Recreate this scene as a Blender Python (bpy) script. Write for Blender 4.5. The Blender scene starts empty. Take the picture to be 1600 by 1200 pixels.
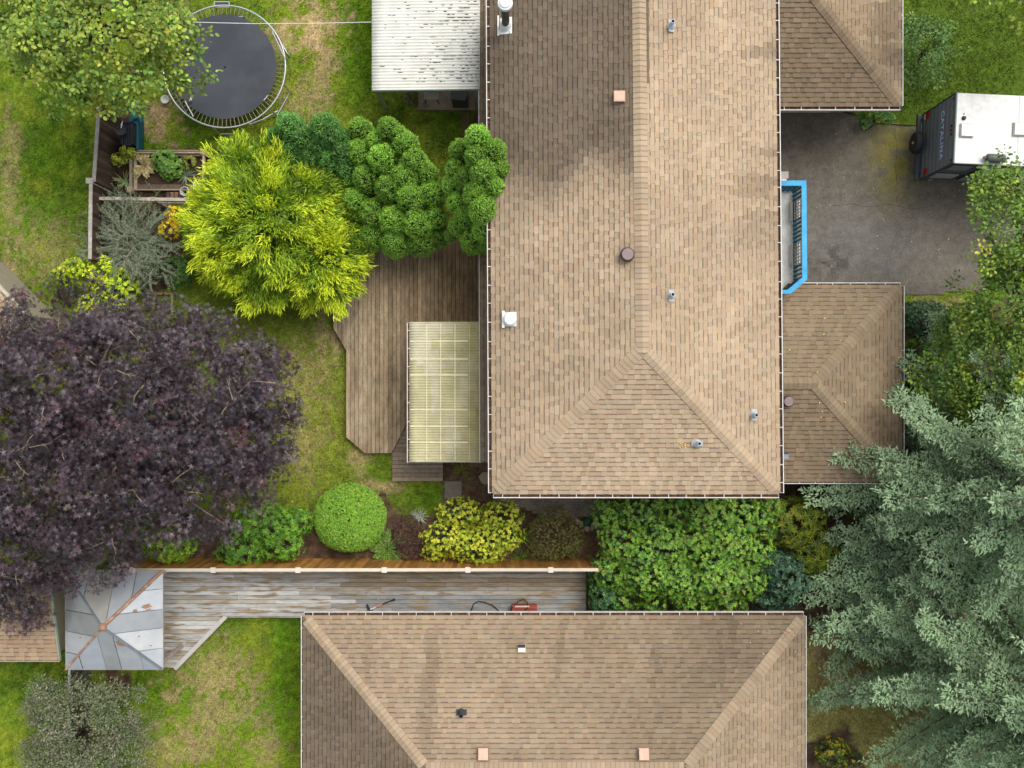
import bpy, math, random
import numpy as np
from mathutils import Vector, Matrix

random.seed(7)
rng = np.random.default_rng(7)
S = bpy.context.scene
COL = S.collection
R = math.radians

# ------------------------------------------------------------------ camera, sky, sun, exposure
CAM_H, FPX = 32.0, 1500.0            # drone height (m) and focal length in photo pixels
cam_d = bpy.data.cameras.new('camera')
cam = bpy.data.objects.new('camera', cam_d)
COL.objects.link(cam)
cam.location = (0, 0, CAM_H)
cam_d.sensor_width = 36.0
cam_d.lens = 36.0 * FPX / 1600.0
cam_d.clip_start, cam_d.clip_end = 0.5, 2000
S.camera = cam

SUN_EL, SUN_AZ = 58.0, 40.0          # azimuth clockwise from +Y
w = bpy.data.worlds.new('World')
S.world = w
w.use_nodes = True
nt = w.node_tree
nt.nodes.clear()
wo = nt.nodes.new('ShaderNodeOutputWorld')
bg = nt.nodes.new('ShaderNodeBackground')
sky = nt.nodes.new('ShaderNodeTexSky')
sky.sky_type = 'NISHITA'
sky.sun_disc = False
sky.sun_elevation = R(SUN_EL)
sky.sun_rotation = R(SUN_AZ)
sky.air_density = 1.0
sky.dust_density = 3.0
sky.ozone_density = 1.0
hs = nt.nodes.new('ShaderNodeHueSaturation')     # a thin even cloud cover takes the blue out of the sky
hs.inputs['Saturation'].default_value = 0.28
nt.links.new(sky.outputs[0], hs.inputs['Color'])
nt.links.new(hs.outputs[0], bg.inputs['Color'])
nt.links.new(bg.outputs[0], wo.inputs['Surface'])
bg.inputs['Strength'].default_value = 0.135

sun_d = bpy.data.lights.new('sun', 'SUN')
sun_d.energy = 1.35
sun_d.angle = R(38)
sun_d.color = (1.0, 0.94, 0.86)
sun = bpy.data.objects.new('sun', sun_d)
COL.objects.link(sun)
sd = Vector((math.sin(R(SUN_AZ)) * math.cos(R(SUN_EL)), math.cos(R(SUN_AZ)) * math.cos(R(SUN_EL)), math.sin(R(SUN_EL))))
sun.rotation_euler = sd.to_track_quat('Z', 'Y').to_euler()
sun.location = sd * 60

S.view_settings.view_transform = 'Standard'
S.view_settings.look = 'None'
S.view_settings.exposure = 0.90
S.view_settings.gamma = 1.0
S.view_settings.use_curve_mapping = False
S.render.engine = 'CYCLES'
S.render.resolution_x, S.render.resolution_y = 1024, 768


# ------------------------------------------------------------------ helpers
def W(px, py, z=0.0):
    """photo pixel + real height -> point in the place"""
    k = (CAM_H - z) / FPX
    return Vector(((px - 800) * k, (600 - py) * k, z))


def lin(r, g, b):
    f = lambda c: (c / 255 / 12.92) if c / 255 <= 0.04045 else ((c / 255 + 0.055) / 1.055) ** 2.4
    return (f(r), f(g), f(b))


def origin_of(p):
    o = Vector((0, 0, 0))
    while p is not None:
        o += p.location
        p = p.parent
    return o


def tag(o, label=None, cat=None, group=None, kind=None):
    if label: o['label'] = label
    if cat: o['category'] = cat
    if group: o['group'] = group
    if kind: o['kind'] = kind
    return o


def empty(name, loc, label, cat, group=None):
    o = bpy.data.objects.new(name, None)
    COL.objects.link(o)
    o.location = loc
    o.empty_display_size = 0.2
    return tag(o, label, cat, group)


class MB:
    """collects shapes in world coordinates, links them as one mesh object"""
    def __init__(self):
        self.v, self.f, self.c = [], [], []

    def face(self, pts, col=(1, 1, 1)):
        n = len(self.v)
        self.v += [tuple(p) for p in pts]
        self.f.append(tuple(range(n, n + len(pts))))
        self.c.append(col)

    def prism(self, pts, z0, z1, col=(1, 1, 1)):
        """polygon (x, y) extruded between heights; z0/z1 numbers or per-point lists"""
        n = len(pts)
        a = sum(pts[i][0] * pts[(i + 1) % n][1] - pts[(i + 1) % n][0] * pts[i][1] for i in range(n))
        if a < 0: pts = list(pts)[::-1]
        if a < 0 and isinstance(z1, list): z1 = z1[::-1]
        if a < 0 and isinstance(z0, list): z0 = z0[::-1]
        Z0 = z0 if isinstance(z0, list) else [z0] * n
        Z1 = z1 if isinstance(z1, list) else [z1] * n
        b = len(self.v)
        self.v += [(p[0], p[1], Z0[i]) for i, p in enumerate(pts)] + [(p[0], p[1], Z1[i]) for i, p in enumerate(pts)]
        self.f.append(tuple(range(b + n, b + 2 * n)))
        self.f.append(tuple(range(b + n - 1, b - 1, -1)))
        self.c += [col, col]
        for i in range(n):
            j = (i + 1) % n
            self.f.append((b + i, b + j, b + n + j, b + n + i))
            self.c.append(col)
        return self

    def box(self, x0, x1, y0, y1, z0, z1, col=(1, 1, 1)):
        return self.prism([(x0, y0), (x1, y0), (x1, y1), (x0, y1)], z0, z1, col)

    def obox(self, c, ax, ay, az, hx, hy, hz, col=(1, 1, 1)):
        """oriented box: centre, unit axes, half sizes"""
        c, ax, ay, az = Vector(c), Vector(ax), Vector(ay), Vector(az)
        b = len(self.v)
        for sz in (-1, 1):
            for sx, sy in ((-1, -1), (1, -1), (1, 1), (-1, 1)):
                self.v.append(tuple(c + ax * hx * sx + ay * hy * sy + az * hz * sz))
        for q in ((3, 2, 1, 0), (4, 5, 6, 7), (0, 1, 5, 4), (1, 2, 6, 5), (2, 3, 7, 6), (3, 0, 4, 7)):
            self.f.append(tuple(b + i for i in q))
            self.c.append(col)
        return self

    def bar(self, p, q, wd, ht, col=(1, 1, 1), up=(0, 0, 1)):
        p, q = Vector(p), Vector(q)
        d = (q - p)
        L = d.length
        d.normalize()
        s = d.cross(Vector(up))
        if s.length < 1e-4: s = Vector((1, 0, 0))
        s.normalize()
        u = s.cross(d)
        return self.obox((p + q) / 2, d, s, u, L / 2, wd / 2, ht / 2, col)

    def tube(self, pts, rad, n=8, col=(1, 1, 1), cap=True, closed=False):
        pts = [Vector(p) for p in pts]
        rads = rad if isinstance(rad, (list, tuple)) else [rad] * len(pts)
        b = len(self.v)
        m = len(pts)
        ref = None
        for i, p in enumerate(pts):
            if closed:
                t = pts[(i + 1) % m] - pts[i - 1]
            else:
                t = pts[min(i + 1, m - 1)] - pts[max(i - 1, 0)]
            t.normalize()
            if ref is None or abs(ref.dot(t)) > 0.95:
                ref = Vector((0, 0, 1)) if abs(t.z) < 0.9 else Vector((1, 0, 0))
            s = t.cross(ref).normalized()
            u = s.cross(t).normalized()
            ref = u
            for k in range(n):
                a = 2 * math.pi * k / n
                self.v.append(tuple(p + (s * math.cos(a) + u * math.sin(a)) * rads[i]))
        for i in range(m if closed else m - 1):
            j = (i + 1) % m
            for k in range(n):
                l = (k + 1) % n
                self.f.append((b + i * n + k, b + i * n + l, b + j * n + l, b + j * n + k))
                self.c.append(col)
        if cap and not closed:
            self.f.append(tuple(b + k for k in range(n))[::-1])
            self.f.append(tuple(b + (m - 1) * n + k for k in range(n)))
            self.c += [col, col]
        return self

    def lathe(self, c, prof, n=20, col=(1, 1, 1), ax=(0, 0, 1)):
        """profile of (radius, height) turned about an axis through c"""
        c, az = Vector(c), Vector(ax).normalized()
        sx = az.orthogonal().normalized()
        sy = az.cross(sx)
        b = len(self.v)
        m = len(prof)
        for (r, h) in prof:
            for k in range(n):
                a = 2 * math.pi * k / n
                self.v.append(tuple(c + az * h + (sx * math.cos(a) + sy * math.sin(a)) * r))
        for i in range(m - 1):
            for k in range(n):
                l = (k + 1) % n
                self.f.append((b + i * n + k, b + i * n + l, b + (i + 1) * n + l, b + (i + 1) * n + k))
                self.c.append(col)
        if prof[0][0] > 1e-4:
            self.f.append(tuple(b + k for k in range(n))[::-1]); self.c.append(col)
        if prof[-1][0] > 1e-4:
            self.f.append(tuple(b + (m - 1) * n + k for k in range(n))); self.c.append(col)
        return self

    def build(self, name, mat, parent=None, smooth=False, label=None, kind=None, shift=True):
        me = bpy.data.meshes.new(name)
        o0 = origin_of(parent) if shift else Vector((0, 0, 0))
        me.from_pydata([(v[0] - o0.x, v[1] - o0.y, v[2] - o0.z) for v in self.v], [], self.f)
        at = me.attributes.new('Col', 'FLOAT_COLOR', 'FACE')
        arr = np.ones((len(self.f), 4), dtype=np.float32)
        arr[:, :3] = np.array(self.c, dtype=np.float32)
        at.data.foreach_set('color', arr.ravel())
        if smooth:
            me.polygons.foreach_set('use_smooth', np.ones(len(self.f), dtype=bool))
        me.materials.append(mat)
        o = bpy.data.objects.new(name, me)
        COL.objects.link(o)
        o.parent = parent
        if label: o['label'] = label
        if kind: o['kind'] = kind
        return o


# ---- value noise for placing colours and shapes
def _hash(ix, iy, seed):
    h = (ix.astype(np.int64) * 374761393 + iy.astype(np.int64) * 668265263 + seed * 974711) & 0x7fffffff
    h = ((h ^ (h >> 13)) * 1274126177) & 0x7fffffff
    return ((h ^ (h >> 16)) & 0xffff) / 65535.0


def vnoise(x, y, seed=0):
    x, y = np.asarray(x, float), np.asarray(y, float)
    ix, iy = np.floor(x), np.floor(y)
    fx, fy = x - ix, y - iy
    fx, fy = fx * fx * (3 - 2 * fx), fy * fy * (3 - 2 * fy)
    a, b = _hash(ix, iy, seed), _hash(ix + 1, iy, seed)
    c, d = _hash(ix, iy + 1, seed), _hash(ix + 1, iy + 1, seed)
    return (a * (1 - fx) + b * fx) * (1 - fy) + (c * (1 - fx) + d * fx) * fy


def fbm(x, y, seed=0, octv=4):
    s, a, t = 0, 0.5, 0
    for i in range(octv):
        s = s + a * vnoise(np.asarray(x) * 2 ** i + 17.3 * i, np.asarray(y) * 2 ** i - 9.1 * i, seed + i)
        t += a
        a *= 0.5
    return s / t


def sstep(x, a, b):
    t = np.clip((x - a) / (b - a), 0, 1)
    return t * t * (3 - 2 * t)


def poly_sd(X, Y, poly):
    """signed distance to a polygon, negative inside"""
    d = np.full(X.shape, 1e9)
    ins = np.zeros(X.shape, bool)
    n = len(poly)
    for i in range(n):
        ax, ay = poly[i][0], poly[i][1]
        bx, by = poly[(i + 1) % n][0], poly[(i + 1) % n][1]
        ex, ey = bx - ax, by - ay
        t = np.clip(((X - ax) * ex + (Y - ay) * ey) / (ex * ex + ey * ey + 1e-12), 0, 1)
        d = np.minimum(d, (X - ax - t * ex) ** 2 + (Y - ay - t * ey) ** 2)
        c = ((ay > Y) != (by > Y)) & (X < (bx - ax) * (Y - ay) / (by - ay + 1e-12) + ax)
        ins ^= c
    d = np.sqrt(d)
    return np.where(ins, -d, d)


# ------------------------------------------------------------------ materials
ALB = 0.76      # colours below were read off the picture; this brings them to real albedo


def new_mat(name):
    m = bpy.data.materials.new(name)
    m.use_nodes = True
    n = m.node_tree
    return m, n, n.nodes['Principled BSDF']


def mat(name, color=None, rough=0.7, metal=0.0, nscale=6.0, namt=0.25, bump=0.0, bscale=40.0, stretch=(1, 1, 1), col2=None, c2scale=1.5, c2lo=0.5, c2hi=0.65, spec=0.3, fine=0.0, fscale=120.0):
    """base colour = face attribute x colour x noise; optional second colour in patches (wear, rust, moss); bump"""
    m, n, p = new_mat(name)
    L = n.links
    tc = n.nodes.new('ShaderNodeTexCoord')
    geo = n.nodes.new('ShaderNodeNewGeometry')
    mp = n.nodes.new('ShaderNodeMapping')
    mp.inputs['Scale'].default_value = stretch
    L.new(geo.outputs['Position'], mp.inputs['Vector'])
    at = n.nodes.new('ShaderNodeAttribute')
    at.attribute_name = 'Col'
    cur = at.outputs['Color']
    if color is not None:
        mx = n.nodes.new('ShaderNodeMix'); mx.data_type = 'RGBA'; mx.blend_type = 'MULTIPLY'
        mx.inputs[0].default_value = 1.0
        L.new(cur, mx.inputs[6])
        mx.inputs[7].default_value = (*color, 1)
        cur = mx.outputs[2]
    if col2 is not None:
        nz = n.nodes.new('ShaderNodeTexNoise')
        nz.inputs['Scale'].default_value = c2scale
        nz.inputs['Detail'].default_value = 6
        L.new(mp.outputs[0], nz.inputs['Vector'])
        mr = n.nodes.new('ShaderNodeMapRange')
        mr.inputs['From Min'].default_value = c2lo
        mr.inputs['From Max'].default_value = c2hi
        L.new(nz.outputs[0], mr.inputs[0])
        mx = n.nodes.new('ShaderNodeMix'); mx.data_type = 'RGBA'
        L.new(mr.outputs[0], mx.inputs[0])
        L.new(cur, mx.inputs[6])
        mx.inputs[7].default_value = (*col2, 1)
        cur = mx.outputs[2]
    for (sc, am, dt) in ((nscale, namt, 5), (fscale, fine, 2)):
        if am <= 0: continue
        nz = n.nodes.new('ShaderNodeTexNoise')
        nz.inputs['Scale'].default_value = sc
        nz.inputs['Detail'].default_value = dt
        L.new(mp.outputs[0], nz.inputs['Vector'])
        mr = n.nodes.new('ShaderNodeMapRange')
        mr.inputs['From Min'].default_value = 0.25
        mr.inputs['From Max'].default_value = 0.75
        mr.inputs['To Min'].default_value = 1 - am
        mr.inputs['To Max'].default_value = 1 + am
        L.new(nz.outputs[0], mr.inputs[0])
        mx = n.nodes.new('ShaderNodeMix'); mx.data_type = 'RGBA'; mx.blend_type = 'MULTIPLY'
        mx.inputs[0].default_value = 1.0
        L.new(cur, mx.inputs[6])
        L.new(mr.outputs[0], mx.inputs[7])
        cur = mx.outputs[2]
    mx = n.nodes.new('ShaderNodeMix'); mx.data_type = 'RGBA'; mx.blend_type = 'MULTIPLY'
    mx.inputs[0].default_value = 1.0
    mx.inputs[7].default_value = (ALB, ALB, ALB, 1)
    L.new(cur, mx.inputs[6])
    L.new(mx.outputs[2], p.inputs['Base Color'])
    p.inputs['Roughness'].default_value = rough
    p.inputs['Metallic'].default_value = metal
    p.inputs['Specular IOR Level'].default_value = spec
    if bump > 0:
        nz = n.nodes.new('ShaderNodeTexNoise')
        nz.inputs['Scale'].default_value = bscale
        nz.inputs['Detail'].default_value = 4
        L.new(mp.outputs[0], nz.inputs['Vector'])
        bp = n.nodes.new('ShaderNodeBump')
        bp.inputs['Strength'].default_value = bump
        bp.inputs['Distance'].default_value = 0.02
        L.new(nz.outputs[0], bp.inputs['Height'])
        L.new(bp.outputs[0], p.inputs['Normal'])
    return m


def leaf_mat(name, rough=0.5, trans=0.25, spec=0.3, gain=1.5):
    m, n, p = new_mat(name)
    L = n.links
    at = n.nodes.new('ShaderNodeAttribute')
    at.attribute_name = 'Col'
    mx0 = n.nodes.new('ShaderNodeMix'); mx0.data_type = 'RGBA'; mx0.blend_type = 'MULTIPLY'
    mx0.inputs[0].default_value = 1.0
    mx0.inputs[7].default_value = (gain, gain, gain, 1)
    L.new(at.outputs['Color'], mx0.inputs[6])
    L.new(mx0.outputs[2], p.inputs['Base Color'])
    p.inputs['Roughness'].default_value = rough
    p.inputs['Specular IOR Level'].default_value = spec
    tr = n.nodes.new('ShaderNodeBsdfTranslucent')
    L.new(mx0.outputs[2], tr.inputs['Color'])
    mx = n.nodes.new('ShaderNodeMixShader')
    mx.inputs[0].default_value = trans
    L.new(p.outputs[0], mx.inputs[1])
    L.new(tr.outputs[0], mx.inputs[2])
    L.new(mx.outputs[0], n.nodes['Material Output'].inputs['Surface'])
    return m


M = {}
M['ground'] = mat('ground_turf', None, 0.95, nscale=9, namt=0.3, bump=0.8, bscale=45, fine=0.45, fscale=28, spec=0.1)
M['shingle'] = mat('asphalt_shingle', None, 0.92, nscale=1.1, namt=0.10, bump=0.35, bscale=180, fine=0.13, fscale=45, spec=0.15)
M['asphalt'] = mat('worn_asphalt', None, 0.9, nscale=3, namt=0.2, bump=0.5, bscale=120, fine=0.26, fscale=26, spec=0.15)
M['gravel'] = mat('gravel', None, 0.95, nscale=4, namt=0.2, bump=0.9, bscale=50, fine=0.5, fscale=30, spec=0.1)
M['concrete'] = mat('concrete', None, 0.9, nscale=4, namt=0.18, bump=0.2, bscale=60, fine=0.1, fscale=60, spec=0.15)
M['white'] = mat('white_painted_metal', (0.68, 0.665, 0.63), 0.55, nscale=5, namt=0.16, fine=0.05, fscale=40)
M['dirty'] = mat('gutter_debris', (0.10, 0.055, 0.035), 0.95, nscale=14, namt=0.6, bump=0.6, bscale=50, fine=0.5, fscale=40, col2=(0.22, 0.10, 0.05), c2scale=9)
M['siding'] = mat('wall_siding', (0.42, 0.38, 0.31), 0.8, nscale=3, namt=0.1)
M['wood'] = mat('weathered_wood', None, 0.9, nscale=9, namt=0.28, bump=0.25, bscale=60, fine=0.18, fscale=70, spec=0.12)
M['wood_y'] = mat('weathered_wood_along_y', None, 0.9, nscale=9, namt=0.34, stretch=(1, 0.3, 1), bump=0.25, bscale=50, fine=0.24, fscale=40, col2=lin(112, 92, 66), c2scale=0.9, c2lo=0.50, c2hi=0.72, spec=0.12)
M['deckpaint'] = mat('worn_painted_deck', None, 0.85, nscale=7, namt=0.25, stretch=(0.16, 1, 1), bump=0.2, bscale=50, fine=0.2, fscale=26, col2=lin(152, 134, 110), c2scale=7.5, c2lo=0.53, c2hi=0.60, spec=0.15)
M['cedar'] = mat('cedar_boards', None, 0.7, nscale=7, namt=0.3, stretch=(1, 1, 0.2), bump=0.2, bscale=50, spec=0.2)
M['trimwood'] = mat('pale_cap_rail', (0.78, 0.70, 0.60), 0.7, nscale=5, namt=0.1)
M['zinc'] = mat('galvanised_sheet', None, 0.42, metal=0.35, nscale=2.2, namt=0.14, bump=0.05, bscale=20, fine=0.04, fscale=40, spec=0.4)
M['rust'] = mat('rusted_cap', (0.33, 0.19, 0.13), 0.85, nscale=6, namt=0.35, col2=(0.46, 0.29, 0.18), c2scale=5, c2lo=0.5, c2hi=0.6)
M['grey_metal'] = mat('grey_metal', (0.22, 0.25, 0.28), 0.5, metal=0.4, nscale=5, namt=0.15)
M['polycarb'] = mat('corrugated_plastic', None, 0.55, nscale=2.5, namt=0.14, fine=0.08, fscale=30, spec=0.3)
M['blue'] = mat('sky_blue_paint', (0.055, 0.38, 0.68), 0.65, nscale=3, namt=0.22, fine=0.1, fscale=30)
M['teal'] = mat('teal_paint', (0.012, 0.13, 0.20), 0.6, nscale=8, namt=0.2)
M['plain'] = mat('plain_paint', None, 0.6, nscale=6, namt=0.10)
M['rubber'] = mat('black_rubber', (0.03, 0.031, 0.034), 0.8, nscale=8, namt=0.2)
M['net'] = mat('trampoline_mat', (0.052, 0.058, 0.072), 0.75, nscale=0.9, namt=0.22, fine=0.08, fscale=60, col2=(0.075, 0.08, 0.09), c2scale=0.8, c2lo=0.45, c2hi=0.7)
M['steel'] = mat('galvanised_tube', (0.52, 0.55, 0.55), 0.4, metal=0.5, nscale=6, namt=0.1)
M['bark'] = mat('bark', (0.15, 0.115, 0.085), 0.95, nscale=12, namt=0.4, bump=0.6, bscale=30)
M['twig'] = mat('pale_twigs', (0.34, 0.27, 0.18), 0.9, nscale=12, namt=0.25)
M['glass'] = mat('dark_window_glass', (0.02, 0.025, 0.03), 0.08, nscale=3, namt=0.1, spec=0.6)
M['leaf'] = leaf_mat('leaf', 0.5, 0.25)
M['glossy_leaf'] = leaf_mat('glossy_leaf', 0.38, 0.18, 0.4)
M['purple_leaf'] = leaf_mat('purple_leaf', 0.42, 0.10, 0.45, 0.74)
M['needle'] = leaf_mat('needle', 0.7, 0.22, 0.15, 1.75)
M['grass'] = leaf_mat('grass_blade', 0.7, 0.2, 0.1, 0.85)


# ------------------------------------------------------------------ ground
BED = [  # soil areas, photo pixels at ground level
    [(205, 800), (330, 815), (480, 800), (560, 770), (600, 772), (612, 790), (640, 815), (690, 800), (700, 782), (775, 782), (948, 815), (990, 760), (1330, 740), (1330, 960), (1290, 985), (930, 985), (925, 880), (205, 880)],
    [(690, 715), (775, 715), (775, 800), (690, 790)],
    [(1405, 470), (1500, 500), (1650, 430), (1650, 800), (1330, 800), (1330, 740), (1405, 740)],
    [(1235, 960), (1310, 930), (1300, 985), (1262, 990)],
    [(1255, 1160), (1330, 1130), (1360, 1220), (1255, 1220)],
    [(175, 235), (325, 235), (325, 312), (175, 312)],
    [(150, 320), (270, 320), (290, 400), (270, 455), (200, 470), (150, 420)],
    [(165, 175), (215, 175), (222, 235), (165, 240)],
    [(630, 140), (655, 140), (655, 172), (640, 168)],
    [(733, 172), (752, 172), (752, 240), (733, 240)],
    [(165, 1045), (205, 1045), (205, 1075), (150, 1090)],
]
TAN = [  # dry patches: px, py, rx, ry, strength
    (252, 192, 28, 40, 1.0), (490, 40, 48, 42, 0.9), (445, 60, 25, 25, 0.7), (505, 90, 25, 50, 0.5), (470, 150, 40, 35, 0.45), (270, 22, 22, 18, 0.8),
    (15, 300, 18, 120, 0.45), (60, 390, 70, 50, 0.35), (330, 1045, 60, 50, 0.5), (340, 1120, 70, 60, 0.5), (255, 1170, 50, 40, 0.45), (470, 590, 40, 60, 0.35),
    (560, 660, 14, 90, 0.6), (1300, 1030, 30, 50, 0.9), (1330, 1075, 25, 18, 1.0), (1290, 1000, 26, 40, 0.7), (600, 760, 30, 8, 0.7), (505, 520, 12, 60, 0.5), (475, 700, 30, 60, 0.4),
    (1460, 475, 60, 12, 0.5), (420, 1175, 30, 30, 0.5), (525, 540, 10, 30, 0.7), (710, 740, 18, 22, 0.4),
]
LUSH = [(230, 240, 30, 60, 0.7), (560, 70, 40, 120, 0.8), (90, 245, 40, 45, 0.6), (445, 1080, 28, 130, 0.9), (670, 775, 40, 22, 0.7), (230, 1070, 25, 40, 0.7), (260, 1120, 25, 25, 0.5), (370, 1130, 25, 30, 0.4), (590, 740, 30, 25, 0.5), (310, 210, 40, 40, 0.5)]


def ground_color(X, Y):
    PX, PY = 800 + X * FPX / CAM_H, 600 - Y * FPX / CAM_H
    n1, n2, n3 = fbm(X * 0.55, Y * 0.55, 3), fbm(X * 2.1, Y * 2.1, 11), fbm(X * 6, Y * 6, 23, 3)
    green = np.array([0.092, 0.170, 0.012])
    yel = np.array([0.190, 0.232, 0.020])
    dark = np.array([0.058, 0.110, 0.010])
    tan = np.array([0.44, 0.32, 0.165])
    brn = np.array([0.165, 0.150, 0.040])
    soil = np.array([0.105, 0.066, 0.042])
    t = sstep(n1 * 0.6 + n2 * 0.4, 0.32, 0.68)[..., None]
    left = sstep(-PX, -300, -120)
    t = np.clip(t * 0.75 + 0.35 * left[..., None] * t, 0, 1)
    c = green * (1 - t) + yel * t
    td = sstep(n2 * 0.5 + n3 * 0.5, 0.50, 0.36)[..., None] * 0.6
    c = c * (1 - td) + dark * td
    olive = np.exp(-(((PX - 560) / 330) ** 2 + ((PY - 560) / 300) ** 2))[..., None] * 0.55
    c = c * (1 - olive) + (brn * 0.7 + yel * 0.35) * olive
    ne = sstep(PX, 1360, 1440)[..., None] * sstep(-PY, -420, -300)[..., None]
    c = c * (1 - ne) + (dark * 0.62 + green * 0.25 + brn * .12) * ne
    se = sstep(PX, 1200, 1260)[..., None] * sstep(PY, 900, 960)[..., None] * 0.75
    c = c * (1 - se) + (brn * 1.15 + tan * 0.4) * se
    for (px, py, rx, ry, s) in LUSH:
        d = np.sqrt(((PX - px) / rx) ** 2 + ((PY - py) / ry) ** 2) + (n2 - 0.5) * 0.9
        k = (s * sstep(-d, -1.25, -0.45))[..., None]
        c = c * (1 - k) + (np.array([0.095, 0.185, 0.008]) * (0.65 + 0.7 * n3[..., None])) * k
    for (px, py, rx, ry, s) in TAN:
        d = np.sqrt(((PX - px) / rx) ** 2 + ((PY - py) / ry) ** 2) + (n2 - 0.5) * 1.4 + (n3 - 0.5) * 2.6
        k = (s * sstep(-d, -1.25, -0.5))[..., None]
        c = c * (1 - k) + tan * (0.72 + 0.5 * n3[..., None]) * k
    ms = np.zeros(X.shape)
    for b in BED:
        poly = [W(*q) for q in b]
        sdv = poly_sd(X, Y, poly) + (n2 - 0.5) * 0.5 + (n3 - 0.5) * 0.35
        ms = np.maximum(ms, sstep(-sdv, -0.08, 0.12))
    k = ms[..., None]
    c = c * (1 - k) + soil * (0.55 + 0.9 * n3[..., None]) * k
    n4 = vnoise(X * 14, Y * 14, 29)[..., None]
    return np.clip(1.1 * c * (0.55 + 0.55 * n3[..., None] + .38 * n4), 0.002, 1), ms


gx = np.concatenate([[-420, -120, -40], np.linspace(-19, 19, 361), [40, 120, 420]])
gy = np.concatenate([[-420, -120, -40], np.linspace(-14.5, 14.5, 277), [40, 120, 420]])
GX, GY = np.meshgrid(gx, gy)
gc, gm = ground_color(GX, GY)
gz = (fbm(GX * 0.7, GY * 0.7, 41) - 0.5) * 0.06 + (fbm(GX * 5, GY * 5, 43, 2) - 0.5) * 0.03 - 0.02
nyg, nxg = GX.shape
me = bpy.data.meshes.new('ground')
vv = np.stack([GX, GY, gz], -1).reshape(-1, 3).astype(np.float32)
idx = np.arange(nxg * nyg).reshape(nyg, nxg)
q = np.stack([idx[:-1, :-1], idx[:-1, 1:], idx[1:, 1:], idx[1:, :-1]], -1).reshape(-1, 4).astype(np.int32)
me.vertices.add(len(vv)); me.vertices.foreach_set('co', vv.ravel())
me.loops.add(q.size); me.loops.foreach_set('vertex_index', q.ravel())
me.polygons.add(len(q)); me.polygons.foreach_set('loop_start', np.arange(0, q.size, 4, dtype=np.int32))
me.polygons.foreach_set('loop_total', np.full(len(q), 4, dtype=np.int32))
me.polygons.foreach_set('use_smooth', np.ones(len(q), dtype=bool))
me.update()
a = me.attributes.new('Col', 'FLOAT_COLOR', 'POINT')
a.data.foreach_set('color', np.concatenate([gc.reshape(-1, 3), np.ones((gc.size // 3, 1))], 1).astype(np.float32).ravel())
me.materials.append(M['ground'])
ground = bpy.data.objects.new('ground', me)
COL.objects.link(ground)
tag(ground, 'grass lawns and bare earth beds round the houses', 'ground', kind='structure')


def sheet(name, pxs, z, colfn, material, label, cat, step=0.16, edge=0.10, seed=5):
    """a ground sheet with a slightly ragged outline; colours by colfn(X, Y)"""
    poly = [W(*p) for p in pxs]
    xs = [p.x for p in poly]; ys = [p.y for p in poly]
    nx, ny = int((max(xs) - min(xs)) / step) + 3, int((max(ys) - min(ys)) / step) + 3
    X, Y = np.meshgrid(np.linspace(min(xs) - step, max(xs) + step, nx), np.linspace(min(ys) - step, max(ys) + step, ny))
    sdv = poly_sd(X, Y, poly) + (fbm(X * 2.5, Y * 2.5, seed) - 0.5) * 2 * edge
    c = colfn(X, Y)
    keep = sdv < 0
    mb = MB()
    for j in range(ny - 1):
        for i in range(nx - 1):
            if keep[j, i] and keep[j, i + 1] and keep[j + 1, i] and keep[j + 1, i + 1]:
                mb.face([(X[j, i], Y[j, i], z), (X[j, i + 1], Y[j, i + 1], z), (X[j + 1, i + 1], Y[j + 1, i + 1], z), (X[j + 1, i], Y[j + 1, i], z)],
                        tuple(c[j, i]))
    o = mb.build(name, material)
    tag(o, label, cat, kind='structure')
    return o


def drive_col(X, Y):
    PX, PY = 800 + X * FPX / CAM_H, 600 - Y * FPX / CAM_H
    n1, n2 = fbm(X * 0.8, Y * 0.8, 61), fbm(X * 3, Y * 3, 67)
    n3 = vnoise(X * 11, Y * 11, 69)
    base = np.array([0.170, 0.150, 0.122]) * (0.62 + 0.55 * n1[..., None] + .25 * n3[..., None])
    grey = np.array([0.20, 0.195, 0.18])
    k = (np.exp(-(((PX - 1330) / 110) ** 2 + ((PY - 390) / 60) ** 2)) * 0.8)[..., None]
    c = base * (1 - k) + grey * k
    k = (np.exp(-(((PX - 1395) / 34) ** 2 + ((PY - 245) / 60) ** 2)) * sstep(n2, 0.2, 0.5) * 0.95)[..., None]
    c = c * (1 - k) + np.array([0.30, 0.26, 0.055]) * k
    k = (np.exp(-(((PX - 1290) / 40) ** 2 + ((PY - 410) / 25) ** 2)) * sstep(n2, 0.42, 0.62) * 0.75)[..., None]
    c = c * (1 - k) + np.array([0.05, 0.048, 0.042]) * k
    k = (np.exp(-(((PX - 1255) / 60) ** 2 + ((PY - 200) / 50) ** 2)) * sstep(n1, 0.35, 0.65) * 0.6)[..., None]
    c = c * (1 - k) + np.array([0.17, 0.12, 0.07]) * k
    return c


sheet('driveway', [(1100, 150), (1318, 150), (1345, 188), (1432, 195), (1560, 196), (1700, 215), (1700, 410), (1560, 440), (1530, 458), (1405, 463), (1100, 465)], 0.025, drive_col,
      M['asphalt'], 'worn brown grey asphalt driveway with a mossy patch beside the trailer', 'driveway', step=0.1)
sheet('gravel_path', [(770, 740), (950, 740), (948, 802), (900, 812), (850, 806), (770, 790)], 0.02, lambda X, Y: np.array([0.20, 0.165, 0.135]) * (0.7 + 0.6 * fbm(X * 4, Y * 4, 71)[..., None]),
      M['gravel'], 'brown gravel strip along the house wall by the rhododendron', 'path', step=0.1)

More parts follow.
